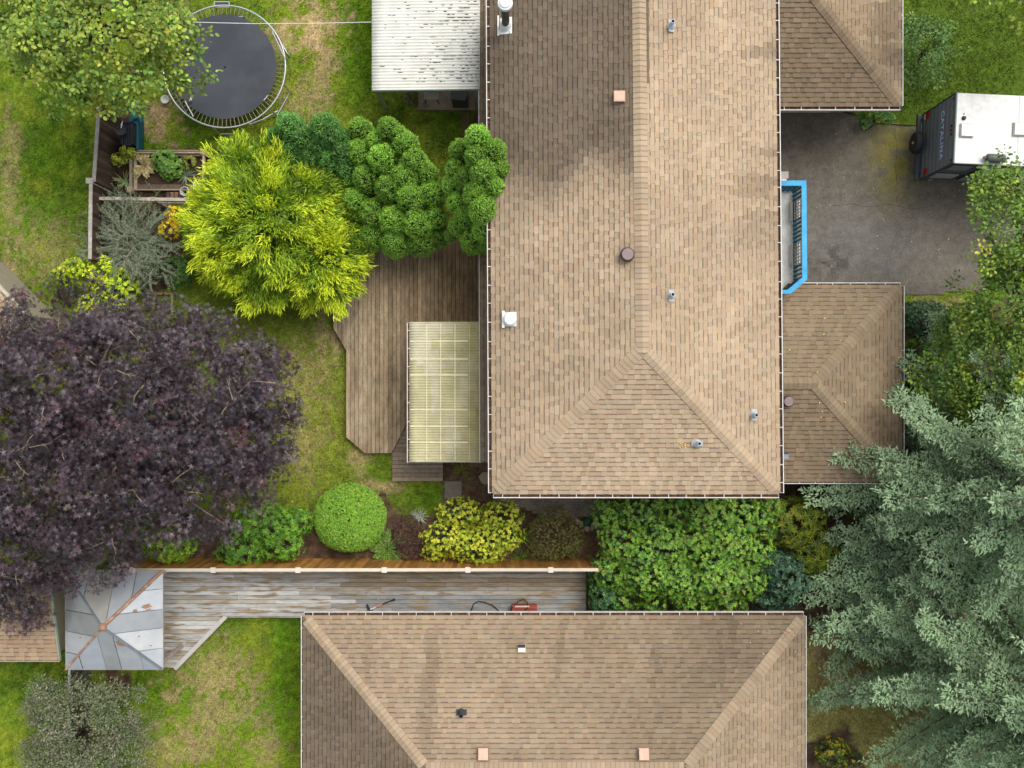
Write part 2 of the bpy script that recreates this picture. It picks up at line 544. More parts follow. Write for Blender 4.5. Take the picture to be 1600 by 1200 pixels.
# grass blades (uncountable): leaning blades in the colours of the turf
EXCL = [[(1100, 150), (1330, 150), (1345, 188), (1700, 200), (1700, 440), (1530, 458), (1405, 463), (1100, 465)],
        [(540, 400), (780, 400), (780, 790), (690, 790), (690, 752), (612, 752), (612, 708), (570, 708), (541, 680), (541, 548), (521, 510)],
        [(255, 893), (915, 893), (915, 985), (350, 965), (272, 1046), (104, 1046), (104, 893)], [(650, 0), (752, 0), (752, 172), (650, 172)],
        [(760, -100), (1140, -100), (1140, 790), (760, 790)], [(490, 950), (1230, 950), (1230, 1300), (490, 1300)], [(722, 172), (735, 172), (735, 300), (722, 300)]]
NB = 125000
bx, by = rng.uniform(-18.5, 18.5, NB), rng.uniform(-14, 14, NB)
bc, bm_ = ground_color(bx, by)
ok = bm_ < 0.35
for e in EXCL:
    ok &= poly_sd(bx, by, [W(*p) for p in e]) > 0.05
tanny = (bc[:, 0] / (bc[:, 1] + 1e-6)) > 1.25
ok &= ~(tanny & (rng.random(NB) < 0.5))
bx, by, bc = bx[ok], by[ok], bc[ok]


def raw_mesh(name, V, F, C, material, parent=None, smooth=False):
    """V (n,3) F (m,3) C (n,3) numpy -> object"""
    me = bpy.data.meshes.new(name)
    o0 = origin_of(parent)
    V = (V - np.array(o0)).astype(np.float32)
    F = F.astype(np.int32)
    me.vertices.add(len(V)); me.vertices.foreach_set('co', V.ravel())
    me.loops.add(F.size); me.loops.foreach_set('vertex_index', F.ravel())
    me.polygons.add(len(F)); me.polygons.foreach_set('loop_start', np.arange(0, F.size, 3, dtype=np.int32))
    me.polygons.foreach_set('loop_total', np.full(len(F), 3, dtype=np.int32))
    if smooth: me.polygons.foreach_set('use_smooth', np.ones(len(F), dtype=bool))
    me.update()
    a = me.attributes.new('Col', 'FLOAT_COLOR', 'POINT')
    a.data.foreach_set('color', np.concatenate([np.clip(C, 0, 1), np.ones((len(C), 1))], 1).astype(np.float32).ravel())
    me.materials.append(material)
    o = bpy.data.objects.new(name, me)
    COL.objects.link(o)
    o.parent = parent
    return o


def nrm(a):
    return a / (np.linalg.norm(a, axis=-1, keepdims=True) + 1e-9)


# leaf templates: (along, sideways, out of plane), triangles, tip weight per vertex
T_BLADE = (np.array([[0, -.5, 0], [0, .5, 0], [1, 0, 0]]), np.array([[0, 1, 2]]), np.array([0, 0, 1.]))
T_DIAM = (np.array([[0, 0, 0], [.45, -.5, .08], [1, 0, -.05], [.45, .5, .08]]), np.array([[0, 1, 2], [0, 2, 3]]), np.array([0, .5, 1, .5]))
T_OVAL = (np.array([[0, 0, 0], [.3, -.42, .06], [.7, -.40, .02], [1, 0, -.12], [.7, .40, .02], [.3, .42, .06], [.5, 0, -.03]]),
          np.array([[0, 1, 6], [1, 2, 6], [2, 3, 6], [3, 4, 6], [4, 5, 6], [5, 0, 6]]), np.array([0, .3, .7, 1, .7, .3, .5]))
_m = [(0, 0, 0)] + [(0.5 + 0.5 * math.cos(t) * r, 0.5 * math.sin(t) * r * 1.1, -0.05 if r > .7 else 0.05) for t, r in
                    [(0, 1.15), (.42, .40), (.95, 1.08), (1.45, .36), (2.1, .9), (2.8, .3), (-2.8, .3), (-2.1, .9), (-1.45, .36), (-.95, 1.08), (-.42, .40)]]
_m[0] = (.45, 0, 0.06)
_s5 = [(.42, 0, .05)]
_f5 = []
for _i, (_t, _r) in enumerate(((0, 1.15), (1.0, 1.05), (2.15, .85), (-2.15, .85), (-1.0, 1.05))):
    for _dt, _rr in ((-.42, .34), (0, _r), (.42, .34)):
        _s5.append((.45 + .5 * math.cos(_t + _dt) * _rr, .55 * math.sin(_t + _dt) * _rr, -.04 if _dt == 0 else .03))
    _f5.append((0, 1 + 3 * _i, 2 + 3 * _i)); _f5.append((0, 2 + 3 * _i, 3 + 3 * _i))
T_STAR = (np.array(_s5), np.array(_f5), np.array([.3] + [.5, 1., .5] * 5))
T_MAPLE = (np.array(_m), np.array([[0, i, i % 11 + 1] for i in range(1, 12)]), np.array([0.3] + [1.] * 11))
T_SHOOT = (np.array([[0, 0, 0], [.35, -.5, -.1], [.4, 0, .5], [.35, .5, -.1], [1, 0, 0]]),
           np.array([[0, 2, 1], [0, 3, 2], [4, 1, 2], [4, 2, 3]]), np.array([0, .5, .6, .5, 1]))


class Fol:
    """collects leaves of one crown"""
    def __init__(self):
        self.V, self.F, self.C, self.n = [], [], [], 0

    def add(self, P, D, N, L, Wd, T, C, Ctip=None):
        P, D, N = np.asarray(P, float), nrm(np.asarray(D, float)), np.asarray(N, float)
        n = len(P)
        B = nrm(np.cross(N, D))
        N = np.cross(D, B)
        L = np.broadcast_to(np.asarray(L, float), (n,))[:, None, None]
        Wd = np.broadcast_to(np.asarray(Wd, float), (n,))[:, None, None]
        t, f, tw = T
        V = P[:, None] + D[:, None] * t[None, :, 0:1] * L + B[:, None] * t[None, :, 1:2] * Wd + N[:, None] * t[None, :, 2:3] * (Wd if T is T_SHOOT else L)
        F = f[None] + (np.arange(n) * len(t))[:, None, None] + self.n
        C = np.broadcast_to(np.asarray(C, float), (n, 3))
        if Ctip is None: Ctip = C
        Ctip = np.broadcast_to(np.asarray(Ctip, float), (n, 3))
        CC = C[:, None] * (1 - tw[None, :, None]) + Ctip[:, None] * tw[None, :, None]
        self.V.append(V.reshape(-1, 3)); self.F.append(F.reshape(-1, 3)); self.C.append(CC.reshape(-1, 3))
        self.n += n * len(t)

    def build(self, name, material, parent):
        return raw_mesh(name, np.concatenate(self.V), np.concatenate(self.F), np.concatenate(self.C), material, parent)


def rdir(n):
    return nrm(rng.normal(size=(n, 3)))


n = len(bx)
fo = Fol()
for k in range(3):
    az = rng.uniform(0, 2 * np.pi, n)
    tilt = rng.uniform(0.25, 1.1, n)
    D = np.stack([np.cos(az) * np.cos(tilt), np.sin(az) * np.cos(tilt), np.sin(tilt)], -1)
    P = np.stack([bx + rng.normal(0, .04, n), by + rng.normal(0, .04, n), np.full(n, -0.02)], -1)
    jit = rng.uniform(0.55, 1.6, (n, 1))
    fo.add(P, D, np.tile([0, 0, 1.], (n, 1)) + rdir(n) * .4, rng.uniform(.06, .13, n), rng.uniform(.018, .036, n), T_BLADE, bc * jit * np.array([1, 1.02, 1]), bc * jit * 1.25)
grass = fo.build('grass', M['grass'], None)
tag(grass, 'short patchy grass blades covering the lawns', 'grass', kind='stuff')

# ------------------------------------------------------------------ roofs
SHINGLE_DARK, SHINGLE_MID, SHINGLE_LIGHT = np.array(lin(150, 130, 106)), np.array(lin(173, 152, 126)), np.array(lin(191, 170, 143))
EXPO = 0.142


def shingle_col(p, t, dampfn):
    c = SHINGLE_DARK * (1 - t) + SHINGLE_MID * t if t < 0.5 else None
    if t < 0.5:
        c = SHINGLE_DARK * (1 - 2 * t) + SHINGLE_MID * 2 * t
    else:
        c = SHINGLE_MID * (2 - 2 * t) + SHINGLE_LIGHT * (2 * t - 1)
    hue = random.uniform(-1, 1)
    c = c * np.array([1 + .03 * hue, 1, 1 - .04 * hue])
    st = float(fbm(p.x * 0.5 + 3, p.y * 0.5, 83))
    c = c * (0.84 + 0.32 * st)
    if dampfn:
        c = c * dampfn(p)
    return tuple(np.clip(c, 0.01, 0.8))


class Roof:
    """shingled slopes of one roof; the nearest tabs become parts, the rest one mass"""
    def __init__(self, parent_roof, damp=None):
        self.roof, self.tabs, self.damp = parent_roof, [], damp

    def slope(self, A, B, C, D):
        """eave A->B (left to right looking up the slope), upper edge D (above A) -> C (above B)"""
        A, B, C, D = map(Vector, (A, B, C, D))
        u = (B - A).normalized()
        nrmv = (B - A).cross(D - A if (D - A).length > 1e-6 else C - A).normalized()
        if nrmv.z < 0: nrmv = -nrmv
        v = nrmv.cross(u).normalized()
        if v.z < 0: v = -v
        Vt = (D - A).dot(v)
        uD, uC, uB = (D - A).dot(u), (C - A).dot(u), (B - A).dot(u)
        lo = lambda s: uD * s / Vt
        hi = lambda s: uB + (uC - uB) * s / Vt
        nc = int(Vt / EXPO)
        for k in range(nc + 1):
            v0, v1 = k * EXPO - 0.03, min((k + 1) * EXPO - 0.03, Vt)
            if v1 <= v0: continue
            x = lo(max(v0, 0)) - 0.0
            end = hi(max(v0, 0))
            x0 = x
            first = True
            raised = random.random() < 0.5
            x -= random.uniform(0, .15)
            while x < end:
                wd = random.choice([.11, .14, .17, .20, .26]) * random.uniform(.9, 1.1)
                a0, a1 = max(x, x0), min(x + wd, end)
                x += wd
                raised = (not raised) if random.random() < 0.8 else raised
                if a1 - a0 < 0.02: continue
                b0 = max(a0, lo(v1)); b1 = min(a1, hi(v1))
                if b1 <= b0: b0 = b1 = min(max((a0 + a1) / 2, min(lo(v1), hi(v1))), max(lo(v1), hi(v1)))
                self.tabs.append((A, u, v, nrmv, a0 + .002, a1 - .002, b0, b1, v0, v1, raised))

    def _emit(self, mb, tb):
        A, u, v, n, a0, a1, b0, b1, v0, v1, raised = tb
        lift = 0.022 if raised else 0.011
        P = lambda x, y, h: A + u * x + v * y + n * h
        cen = P((a0 + a1) / 2, (v0 + v1) / 2, 0)
        t = random.uniform(.52, .90) if raised else random.uniform(.42, .78)
        c = shingle_col(cen, t, self.damp)
        top = 0.006
        vb = v1 - (v1 - v0) * 0.27
        if not raised and b1 - b0 > .05:
            w0, w1 = a0 + (b0 - a0) * .73, a1 + (b1 - a1) * .73
            hb = lift + (top - lift) * .7
            mb.face([P(a0, v0, lift), P(a1, v0, lift), P(w1, vb, hb), P(w0, vb, hb)], c)
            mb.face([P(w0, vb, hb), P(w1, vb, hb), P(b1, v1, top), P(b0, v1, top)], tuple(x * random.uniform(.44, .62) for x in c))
            vb = None
        else:
            w0, w1 = a0 + (b0 - a0) * .88, a1 + (b1 - a1) * .88
            hb = lift + (top - lift) * .88
            vs = v0 + (v1 - v0) * .88
            mb.face([P(a0, v0, lift), P(a1, v0, lift), P(w1, vs, hb), P(w0, vs, hb)], c)
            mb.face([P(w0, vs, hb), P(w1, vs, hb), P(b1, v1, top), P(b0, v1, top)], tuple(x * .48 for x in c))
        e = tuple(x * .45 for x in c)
        mb.face([P(a0, v0, 0), P(a1, v0, 0), P(a1, v0, lift), P(a0, v0, lift)], e)
        mb.face([P(a0, v0, 0), P(a0, v0, lift), P(b0, v1, top), P(b0, v1, 0)], e)
        mb.face([P(a1, v0, lift), P(a1, v0, 0), P(b1, v1, 0), P(b1, v1, top)], e)

    def finish(self, nsingle):
        camp = Vector((0, 0, CAM_H))
        def inview(tb):
            p = tb[0] + tb[1] * (tb[4] + tb[5]) / 2 + tb[2] * tb[8]
            k = FPX / (CAM_H - p.z)
            return abs(p.x * k) < 780 and abs(p.y * k) < 580
        order = sorted(range(len(self.tabs)), key=lambda i: (0 if inview(self.tabs[i]) else 1, -(self.tabs[i][5] - self.tabs[i][4] > .2), (self.tabs[i][0] + self.tabs[i][1] * self.tabs[i][4] + self.tabs[i][2] * self.tabs[i][8] - camp).length))
        single = set(order[:nsingle])
        rest = MB()
        for i, tb in enumerate(self.tabs):
            if i in single:
                mb = MB(); self._emit(mb, tb)
                mb.build('shingle', M['shingle'], self.roof)
            else:
                self._emit(rest, tb)
        rest.build('shingles', M['shingle'], self.roof, kind='stuff')


def ridge_caps(parent, p, q, n1, n2, damp=None, hw=0.17, light=1.0):
    """overlapping bent cap shingles from p (low end) to q along a hip or ridge between slopes with normals n1, n2"""
    p, q = Vector(p), Vector(q)
    d = (q - p)
    Ln = d.length
    d.normalize()
    s1 = d.cross(n1).normalized(); s2 = d.cross(n2).normalized()
    if s1.z > 0: s1 = -s1
    if s2.z > 0: s2 = -s2
    if s1.dot(s2) > 0: s2 = -s2
    n1, n2 = Vector(n1), Vector(n2)
    up = ((n1 + n2) / 2).normalized()
    k, m = 0.0, int(Ln / EXPO)
    for i in range(m):
        a, b = p + d * (i * EXPO - .01), p + d * min(i * EXPO + EXPO + .01, Ln)
        h0, h1 = .042, .028
        mb = MB()
        c = shingle_col((a + b) / 2, random.uniform(.50, .92), damp)
        c = tuple(x * light for x in c)
        e = tuple(x * .5 for x in c)
        for s, nn in ((s1, n1), (s2, n2)):
            a2_, hm_ = a + d * .022, h0 - .003
            mb.face([a + up * h0, a + s * hw + nn * (h0 - .012), a2_ + s * hw + nn * (hm_ - .012), a2_ + up * hm_], tuple(x * .76 for x in c))
            mb.face([a2_ + up * hm_, a2_ + s * hw + nn * (hm_ - .012), b + s * hw + nn * (h1 - .008), b + up * h1], c)
            mb.face([a + s * hw + nn * (h0 - .012), a + s * hw, b + s * hw, b + s * hw + nn * (h1 - .008)], e)
            mb.face([a + up * h0, a, a + s * hw, a + s * hw + nn * (h0 - .012)], e)
        mb.build('ridge_cap', M['shingle'], parent)


def gutter(parent, p, q, out, width=0.14, depth=0.10, label=None, hang=0.52, lip=(1, 1, 1)):
    """open white trough along an eave with strap hangers; out = unit vector away from the roof"""
    p, q, out = Vector(p), Vector(q), Vector(out)
    d = (q - p).normalized()
    up = Vector((0, 0, 1))
    mb = MB()
    t = 0.008
    mb.bar(p + out * (width - t) - up * depth * .35, q + out * (width - t) - up * depth * .35, 0.012, depth * 1.0, lip)
    mb.bar(p + out * (width - .012) + up * depth * .17, q + out * (width - .012) + up * depth * .17, 0.024, .014, lip)
    mb.bar(p + out * width * .5 - up * depth * .86, q + out * width * .5 - up * depth * .86, width * .9, .008, (.5, .5, .5))
    mb.bar(p + d * .004 + out * width * .5 - up * depth * .35, p + d * .012 + out * width * .5 - up * depth * .35, width * .9, depth, lip)
    mb.bar(q - d * .012 + out * width * .5 - up * depth * .35, q - d * .004 + out * width * .5 - up * depth * .35, width * .9, depth, lip)
    g = mb.build('gutter', M['white'], parent, label=label)
    mb = MB()
    mb.bar(p + d * .02 + out * width * .44 - up * depth * .6, q - d * .02 + out * width * .44 - up * depth * .6, width * .78, .03)
    mb.build('gutter_debris', M['dirty'], g)
    L = (q - p).length
    nh = int(L / hang)
    hm = None
    for i in range(nh):
        c = p + d * (hang * (i + .5) + random.uniform(-.04, .04))
        if hm is None:
            hb = MB()
            hb.bar(-out * .02 + up * .018, out * width + up * .018, .022, .008, up=(0, 0, 1))
            o = hb.build('hanger', M['white'], g, shift=False)
            hm = o.data
        else:
            o = bpy.data.objects.new('hanger', hm)
            COL.objects.link(o)
            o.parent = g
        o.location = c - origin_of(g)
    return g


def roof_normals(*vs):
    return [Vector(x).normalized() for x in vs]


PITCH = 1 / 3.0
# ---- the large two-storey house
H1 = empty('house', W(993, 300, 0), 'large house with tan shingled hip roof, two lower wings and blue balcony', 'house')
ZE = 5.0
sw, se_ = W(770.5, 770.5, ZE), W(1217.5, 770.5, ZE)
nw, ne_ = W(766.5, -60, ZE), W(1209.5, -60, ZE)
half = (se_.x - sw.x) / 2
zr = ZE + half * PITCH
ax = (sw + se_) / 2
apex = Vector((ax.x + 0.0, ax.y + half, zr))
top = (nw + ne_) / 2
top.z = zr
nW, nE, nS, nN = roof_normals((-PITCH, 0, 1), (PITCH, 0, 1), (0, -PITCH, 1), (0, PITCH, 1))


def damp_main(p):
    if p.x < 0 or p.x > 9: 
        pass
    k = 1.0
    rid = 3.6
    if p.z > 4.4 and p.x < rid:
        e = fbm(p.x * .9, p.y * .5, 91) - .5
        edge = 5.6 + 1.6 * e - 0.10 * (3.6 - p.x)
        m = float(sstep(p.y, edge - .7, edge + 1.1))
        k *= 1 - m * (0.60 + .06 * e)
        k = np.array([k, k * (1 + .02 * m), k * (1 + .07 * m)])
        m2 = float(sstep(-p.x, -0.9, 0.6)) * .14
        k *= 1 - m2
    elif p.z > 4.4:
        e = float(fbm(p.x * .45, p.y * 2.6, 97))
        m = float(sstep(p.x, 5.6, 7.2) * sstep(p.y, 3.2, 5.5) * sstep(e, .52, .66)) * .34
        k *= 1 - m
        k *= 1 - .06 * float(sstep(p.x, 6, 7.5))
    return k


def damp_wing(p):
    k = 0.66
    if p.y > 6:
        k = 0.46 + .1 * float(fbm(p.x, p.y, 99))
        if p.x - 11.9 > -(p.y - 8.53) :
            k = 0.74
        e = float(fbm(p.x * .45, p.y * 2.6, 98))
        k *= 1 - .30 * float(sstep(p.x, 10, 11.5) * sstep(e, .5, .62))
    elif p.y > 0.1:
        k = 0.60
    else:
        k = 0.60
    return np.array([k, k * .985, k * .95])


# walls (under the eaves)
ov = 0.55
mb = MB(); mb.box(sw.x + ov, se_.x - ov - .02, sw.y + ov, nw.y - .05, 0, ZE - .02)
wall_main = mb.build('wall', M['siding'], H1)
# main roof body
mb = MB()
th = .14
mb.v = [tuple(sw), tuple(se_), tuple(apex), tuple(ne_), tuple(top), tuple(nw)] + [tuple(p - Vector((0, 0, th))) for p in (sw, se_, ne_, nw)]
mb.f = [(0, 1, 2), (1, 3, 4, 2), (5, 0, 2, 4), (9, 8, 7, 6), (0, 6, 7, 1), (1, 7, 8, 3), (5, 9, 6, 0), (3, 8, 9, 5, 4)]
mb.c = [(.3, .22, .15)] * 3 + [(.6, .58, .55)] * 5
roof_main = mb.build('roof', M['shingle'], H1)
rf = Roof(roof_main, damp_main)
rf.slope(sw, se_, apex, apex)
rf.slope(se_, ne_, top, apex)
rf.slope(nw, sw, apex, top)
rf.finish(300)
up2 = Vector((0, 0, .012))
ridge_caps(roof_main, sw + Vector((.1, .1, .033)), apex + up2, nW, nS, damp_main)
ridge_caps(roof_main, se_ + Vector((-.1, .1, .033)), apex + up2, nE, nS, damp_main)
ridge_caps(roof_main, apex + Vector((0, -.12, .012)), top + up2, nE, nW, lambda p: .96, hw=.19)
dz = Vector((0, 0, -.03))
for (p, q2, o2) in ((sw, se_, (0, -1, 0)), (se_, ne_, (1, 0, 0)), (nw, sw, (-1, 0, 0))):
    gutter(H1, p + dz, q2 + dz, o2)

# ---- south-east wing (one storey, hip)
ZW = 2.6
wl = 6.6
a_, b_, c_ = W(1408, 446.5, ZW), W(1408, 751.5, ZW), None
hw_ = (a_.y - b_.y) / 2
zw = ZW + hw_ * PITCH
apw = Vector((a_.x - hw_, (a_.y + b_.y) / 2, zw))
wn, ws = Vector((wl, a_.y, ZW)), Vector((wl, b_.y, ZW))
wt = Vector((wl, apw.y, zw))
mb = MB(); mb.box(wl - .3, a_.x - .5, b_.y + .5, a_.y - .5, 0, ZW - .02)
mb.build('wall', M['siding'], H1)
mb = MB()
mb.v = [tuple(x) for x in (wn, a_, b_, ws, wt, apw)] + [tuple(x - Vector((0, 0, th))) for x in (wn, a_, b_, ws)]
mb.f = [(1, 0, 4, 5), (2, 1, 5), (3, 2, 5, 4), (6, 7, 8, 9), (0, 1, 7, 6), (1, 2, 8, 7), (2, 3, 9, 8)]
mb.c = [(.3, .22, .15)] * 3 + [(.6, .58, .55)] * 4
roof_se = mb.build('roof', M['shingle'], H1, label='small brown hip roof over the front wing')
rf = Roof(roof_se, damp_wing)
rf.slope(a_, wn, wt, apw)
rf.slope(b_, a_, apw, apw)
rf.slope(ws, b_, apw, wt)
rf.finish(120)
ridge_caps(roof_se, a_ + Vector((-.08, -.08, .03)), apw + up2, nE, nN, damp_wing, light=1.06)
ridge_caps(roof_se, b_ + Vector((-.08, .08, .03)), apw + up2, nE, nS, damp_wing, light=1.06)
ridge_caps(roof_se, apw + Vector((.1, 0, .012)), wt + up2, nN, nS, damp_wing, light=1.06)
gutter(H1, wn + Vector((.9, 0, -.03)), a_ + dz, (0, 1, 0), width=.10)
gutter(H1, a_ + dz, b_ + dz, (1, 0, 0), width=.11, hang=1.3)
gutter(H1, ws + Vector((.9, 0, -.03)), b_ + dz, (0, -1, 0), width=.09)

# ---- north-east wing (garage)
g_se = W(1407, 165, ZW)
g_n = 15.5
hwg = (g_n - g_se.y) / 2
zg = ZW + hwg * PITCH
apg = Vector((g_se.x - hwg, g_se.y + hwg, zg))
g_sw, g_ne = Vector((wl, g_se.y, ZW)), Vector((g_se.x, g_n, ZW))
g_nw, g_t = Vector((wl, g_n, ZW)), Vector((wl, apg.y, zg))
mb = MB(); mb.box(wl - .3, g_se.x - .45, g_se.y + .52, g_n - .5, 0, ZW - .02)
mb.build('wall', M['siding'], H1)
mb = MB()
mb.v = [tuple(x) for x in (g_sw, g_se, g_ne, g_nw, g_t, apg)] + [tuple(x - Vector((0, 0, th))) for x in (g_sw, g_se, g_ne, g_nw)]
mb.f = [(0, 1, 5, 4), (1, 2, 5), (2, 3, 4, 5), (9, 8, 7, 6), (1, 0, 6, 7), (2, 1, 7, 8), (3, 2, 8, 9)]
mb.c = [(.3, .22, .15)] * 3 + [(.6, .58, .55)] * 4
roof_ne = mb.build('roof', M['shingle'], H1, label='brown hip roof over the garage wing')
rf = Roof(roof_ne, damp_wing)
rf.slope(g_sw, g_se, apg, g_t)
rf.slope(g_se, g_ne, apg, apg)
rf.finish(120)
ridge_caps(roof_ne, g_se + Vector((-.08, .08, .03)), apg + up2, nE, nS, damp_wing, light=1.05)
ridge_caps(roof_ne, apg + Vector((.1, 0, .012)), g_t + up2, nN, nS, damp_wing)
gutter(H1, g_sw + Vector((.9, 0, -.03)), g_se + dz, (0, -1, 0), hang=.54)
gutter(H1, g_se + dz, g_ne + dz, (1, 0, 0), width=.09, hang=.8)
mb = MB()
for i in range(4):
    mb.box(7.6, 10.55, g_se.y + .50, g_se.y + .535, .06 + i * .56, .06 + i * .56 + .545, (.62, .60, .55))
mb.build('garage_door', M['plain'], H1)

# ---- low pent roof strip on the garden side
pz = 2.5
p0, p1 = W(752.5, 722, pz), W(750.5, -60, pz)
wx = sw.x + ov + .02
mb = MB()
mb.prism([(p0.x, p0.y), (wx, p0.y), (wx, p1.y), (p1.x, p1.y)], [pz - .12, pz + .2, pz + .2, pz - .12], [pz, pz + .32, pz + .32, pz], (.3, .22, .15))
roof_p = mb.build('roof', M['shingle'], H1, label='narrow low roof strip under the main garden eave')
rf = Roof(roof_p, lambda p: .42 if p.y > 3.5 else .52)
rf.slope(p1, p0, Vector((wx, p0.y, pz + .32)), Vector((wx, p1.y, pz + .32)))
rf.finish(40)
gutter(H1, p1 + Vector((0, 0, -.02)), p0 + Vector((0, 0, -.02)), (-1, 0, 0), width=.07, depth=.09, hang=.56)

# ---- windows and a door under the eaves, seen only from the side
def window(parent, cx, cy, cz, wdt, hgt, axis, sgn):
    mb = MB()
    if axis == 'y':
        mb.box(cx - wdt / 2 - .06, cx + wdt / 2 + .06, cy, cy + sgn * .05, cz - hgt / 2 - .06, cz + hgt / 2 + .06)
        f = mb.build('window', M['white'], parent)
        mb = MB(); mb.box(cx - wdt / 2, cx + wdt / 2, cy + sgn * .04, cy + sgn * .056, cz - hgt / 2, cz + hgt / 2)
    else:
        mb.box(cx, cx + sgn * .05, cy - wdt / 2 - .06, cy + wdt / 2 + .06, cz - hgt / 2 - .06, cz + hgt / 2 + .06)
        f = mb.build('window', M['white'], parent)
        mb = MB(); mb.box(cx + sgn * .04, cx + sgn * .056, cy - wdt / 2, cy + wdt / 2, cz - hgt / 2, cz + hgt / 2)
    mb.build('pane', M['glass'], f)


for cx in (1.6, 4.6): window(H1, cx, sw.y + ov, 3.6, 1.2, 1.1, 'y', -1)
for cy in (-.5, 5.2, 8.5): window(H1, sw.x + ov, cy, 3.7, 1.3, 1.0, 'x', -1)
window(H1, 9.6, b_.y + .5, 1.5, 1.3, 1.0, 'y', -1)

# ---- balcony with blue rail
bz, bt = 2.8, 3.85
f_pts = [(1150, 300), (1237, 300), (1237, 438), (1222, 452), (1150, 452)]
fl = [W(*p, bz) for p in f_pts]
mb = MB(); mb.prism([(p.x, p.y) for p in fl], bz - .2, bz, (.86, .85, .80))
balc = mb.build('balcony', M['concrete'], H1, label='pale balcony floor edged by a blue rail')
rail_in = [W(1180, 290, bt), W(1252.5, 290, bt), W(1253.5, 433.5, bt), W(1231, 452.5, bt), W(1180, 455, bt)]
rail_out = [W(1180, 282, bt), W(1260, 282, bt), W(1261.5, 436.5, bt), W(1236, 458.5, bt), W(1180, 460.5, bt)]
mb = MB()
for i in range(4):
    qd = [rail_in[i], rail_out[i], rail_out[i + 1], rail_in[i + 1]]
    mb.prism([(p.x, p.y) for p in qd], bt - .06, bt + .0)
mb.build('rail', M['blue'], balc)
mid = [(rail_in[i] + rail_out[i]) / 2 for i in range(5)]
mb = MB()
for i in range(4):
    for zz in (bz + .05, bz + .25):
        p, q2 = mid[i].copy(), mid[i + 1].copy()
        p.z = q2.z = zz
        mb.bar(p, q2, .05, .09 if zz < bz + .1 else .03)
mb.build('bottom_rail', M['teal'], balc)
sec = [(0.14, 0.34), (0.60, 0.82)]
for i in range(4):
    p, q2 = mid[i], mid[i + 1]
    L = (q2 - p).length
    nb = max(2, int(L / .125))
    for k in range(nb):
        t = (k + .5) / nb
        if i == 1 and any(a0 < t < a1 for a0, a1 in sec): continue
        c = p.lerp(q2, t)
        mb = MB(); mb.bar((c.x, c.y, bz), (c.x, c.y, bt - .06), .09, .02, up=((q2 - p).normalized()))
        mb.build('baluster', M['teal'], balc)
for a0, a1 in sec:   # white scrollwork panels
    p, q2 = mid[1].lerp(mid[2], a0), mid[1].lerp(mid[2], a1)
    mb = MB()
    x = p.x
    y0, y1 = q2.y, p.y
    zb, zt = bz + .12, bt - .1
    for zz in (zb, zb + .22, zb + .44, zt):
        mb.bar((x, y0, zz), (x, y1, zz), .03, .035)
    for k in range(7):
        yy = y0 + (y1 - y0) * k / 6
        mb.bar((x, yy, zb), (x, yy, zt), .022, .03, up=(1, 0, 0))
    for k in range(6):
        yy = y0 + (y1 - y0) * (k + .5) / 6
        for zz, rr in ((zb + .33, .085), (zb + .11, .07)):
            mb.tube([(x, yy + rr * math.cos(t * math.pi / 5), zz + rr * math.sin(t * math.pi / 5)) for t in range(10)], .011, 5, closed=True)
    mb.box(x - .14, x - .06, y0, y1, bz + .06, bz + .10)
    mb.build('scroll_panel', M['white'], balc)

# entrance steps beside the balcony
st = empty('front_steps', W(1222, 280, 0), 'grey and white steps beside the north end of the balcony', 'steps')
for (pxa, pya, pxb, pyb, z0, z1, c) in ((1150, 268, 1232, 279, .0, 2.45, (.42, .37, .34)), (1150, 279.5, 1229, 292, .0, 2.62, (.66, .66, .66))):
    A, B = W(pxa, pya, z1), W(pxb, pyb, z1)
    mb = MB(); mb.box(A.x, B.x, B.y, A.y, z1 - .16, z1, c)
    mb.build('step', M['concrete'], st)
mb = MB()
for yy in (W(0, 270, 2.45).y, W(0, 290, 2.6).y):
    mb.bar((8.0, yy, 0), (8.0, yy, 2.3), .1, .1, (.5, .5, .5))
mb.build('support_post', M['plain'], st)

# ---- roof fittings
def on_roof(px, py, z0, slope_o, slope_n):
    """point where the view of (px, py) meets a roof plane given by a point and normal"""
    o = Vector((0, 0, CAM_H)); d = W(px, py, 0) - o
    t = (Vector(slope_o) - o).dot(slope_n) / d.dot(slope_n)
    return o + d * t


def flashing(parent_mb, c, n, u, hu, hv, col=(.75, .78, .8), h=.03):
    v = n.cross(u).normalized()
    parent_mb.obox(c + n * h, u, v, n, hu, hv, .006, col)


def pipe_vent(parent, c, n, u, col=(.50, .55, .58), h=.38, r=.055, lean=(0, 0)):
    mb = MB()
    flashing(mb, c, n, u, .16, .085, tuple(x * .85 for x in col), .035)
    mb.lathe(c + n * .03, [(.12, 0), (r * 1.25, .10), (r, .12)], 14, col)
    o = mb.build('vent_pipe', M['plain'], parent)
    mb = MB()
    mb.lathe(c, [(r, .02), (r, h), (r * .75, h), (r * .72, h - .12)], 14, col)
    mb.lathe(c, [(0, h - .1), (r * .74, h - .098)], 14, (.015, .015, .015))
    mb.build('pipe', M['plain'], o, smooth=False)
    return o


Ex, Ey = Vector((1, 0, 0)), Vector((0, 1, 0))
for (px, py) in ((1048, 41), (1048, 462), (1177, 648)):
    pipe_vent(H1, on_roof(px, py, 0, se_, nE), nE, Ey)
pipe_vent(H1, on_roof(1089, 692, 0, se_, nS), nS, Ex)


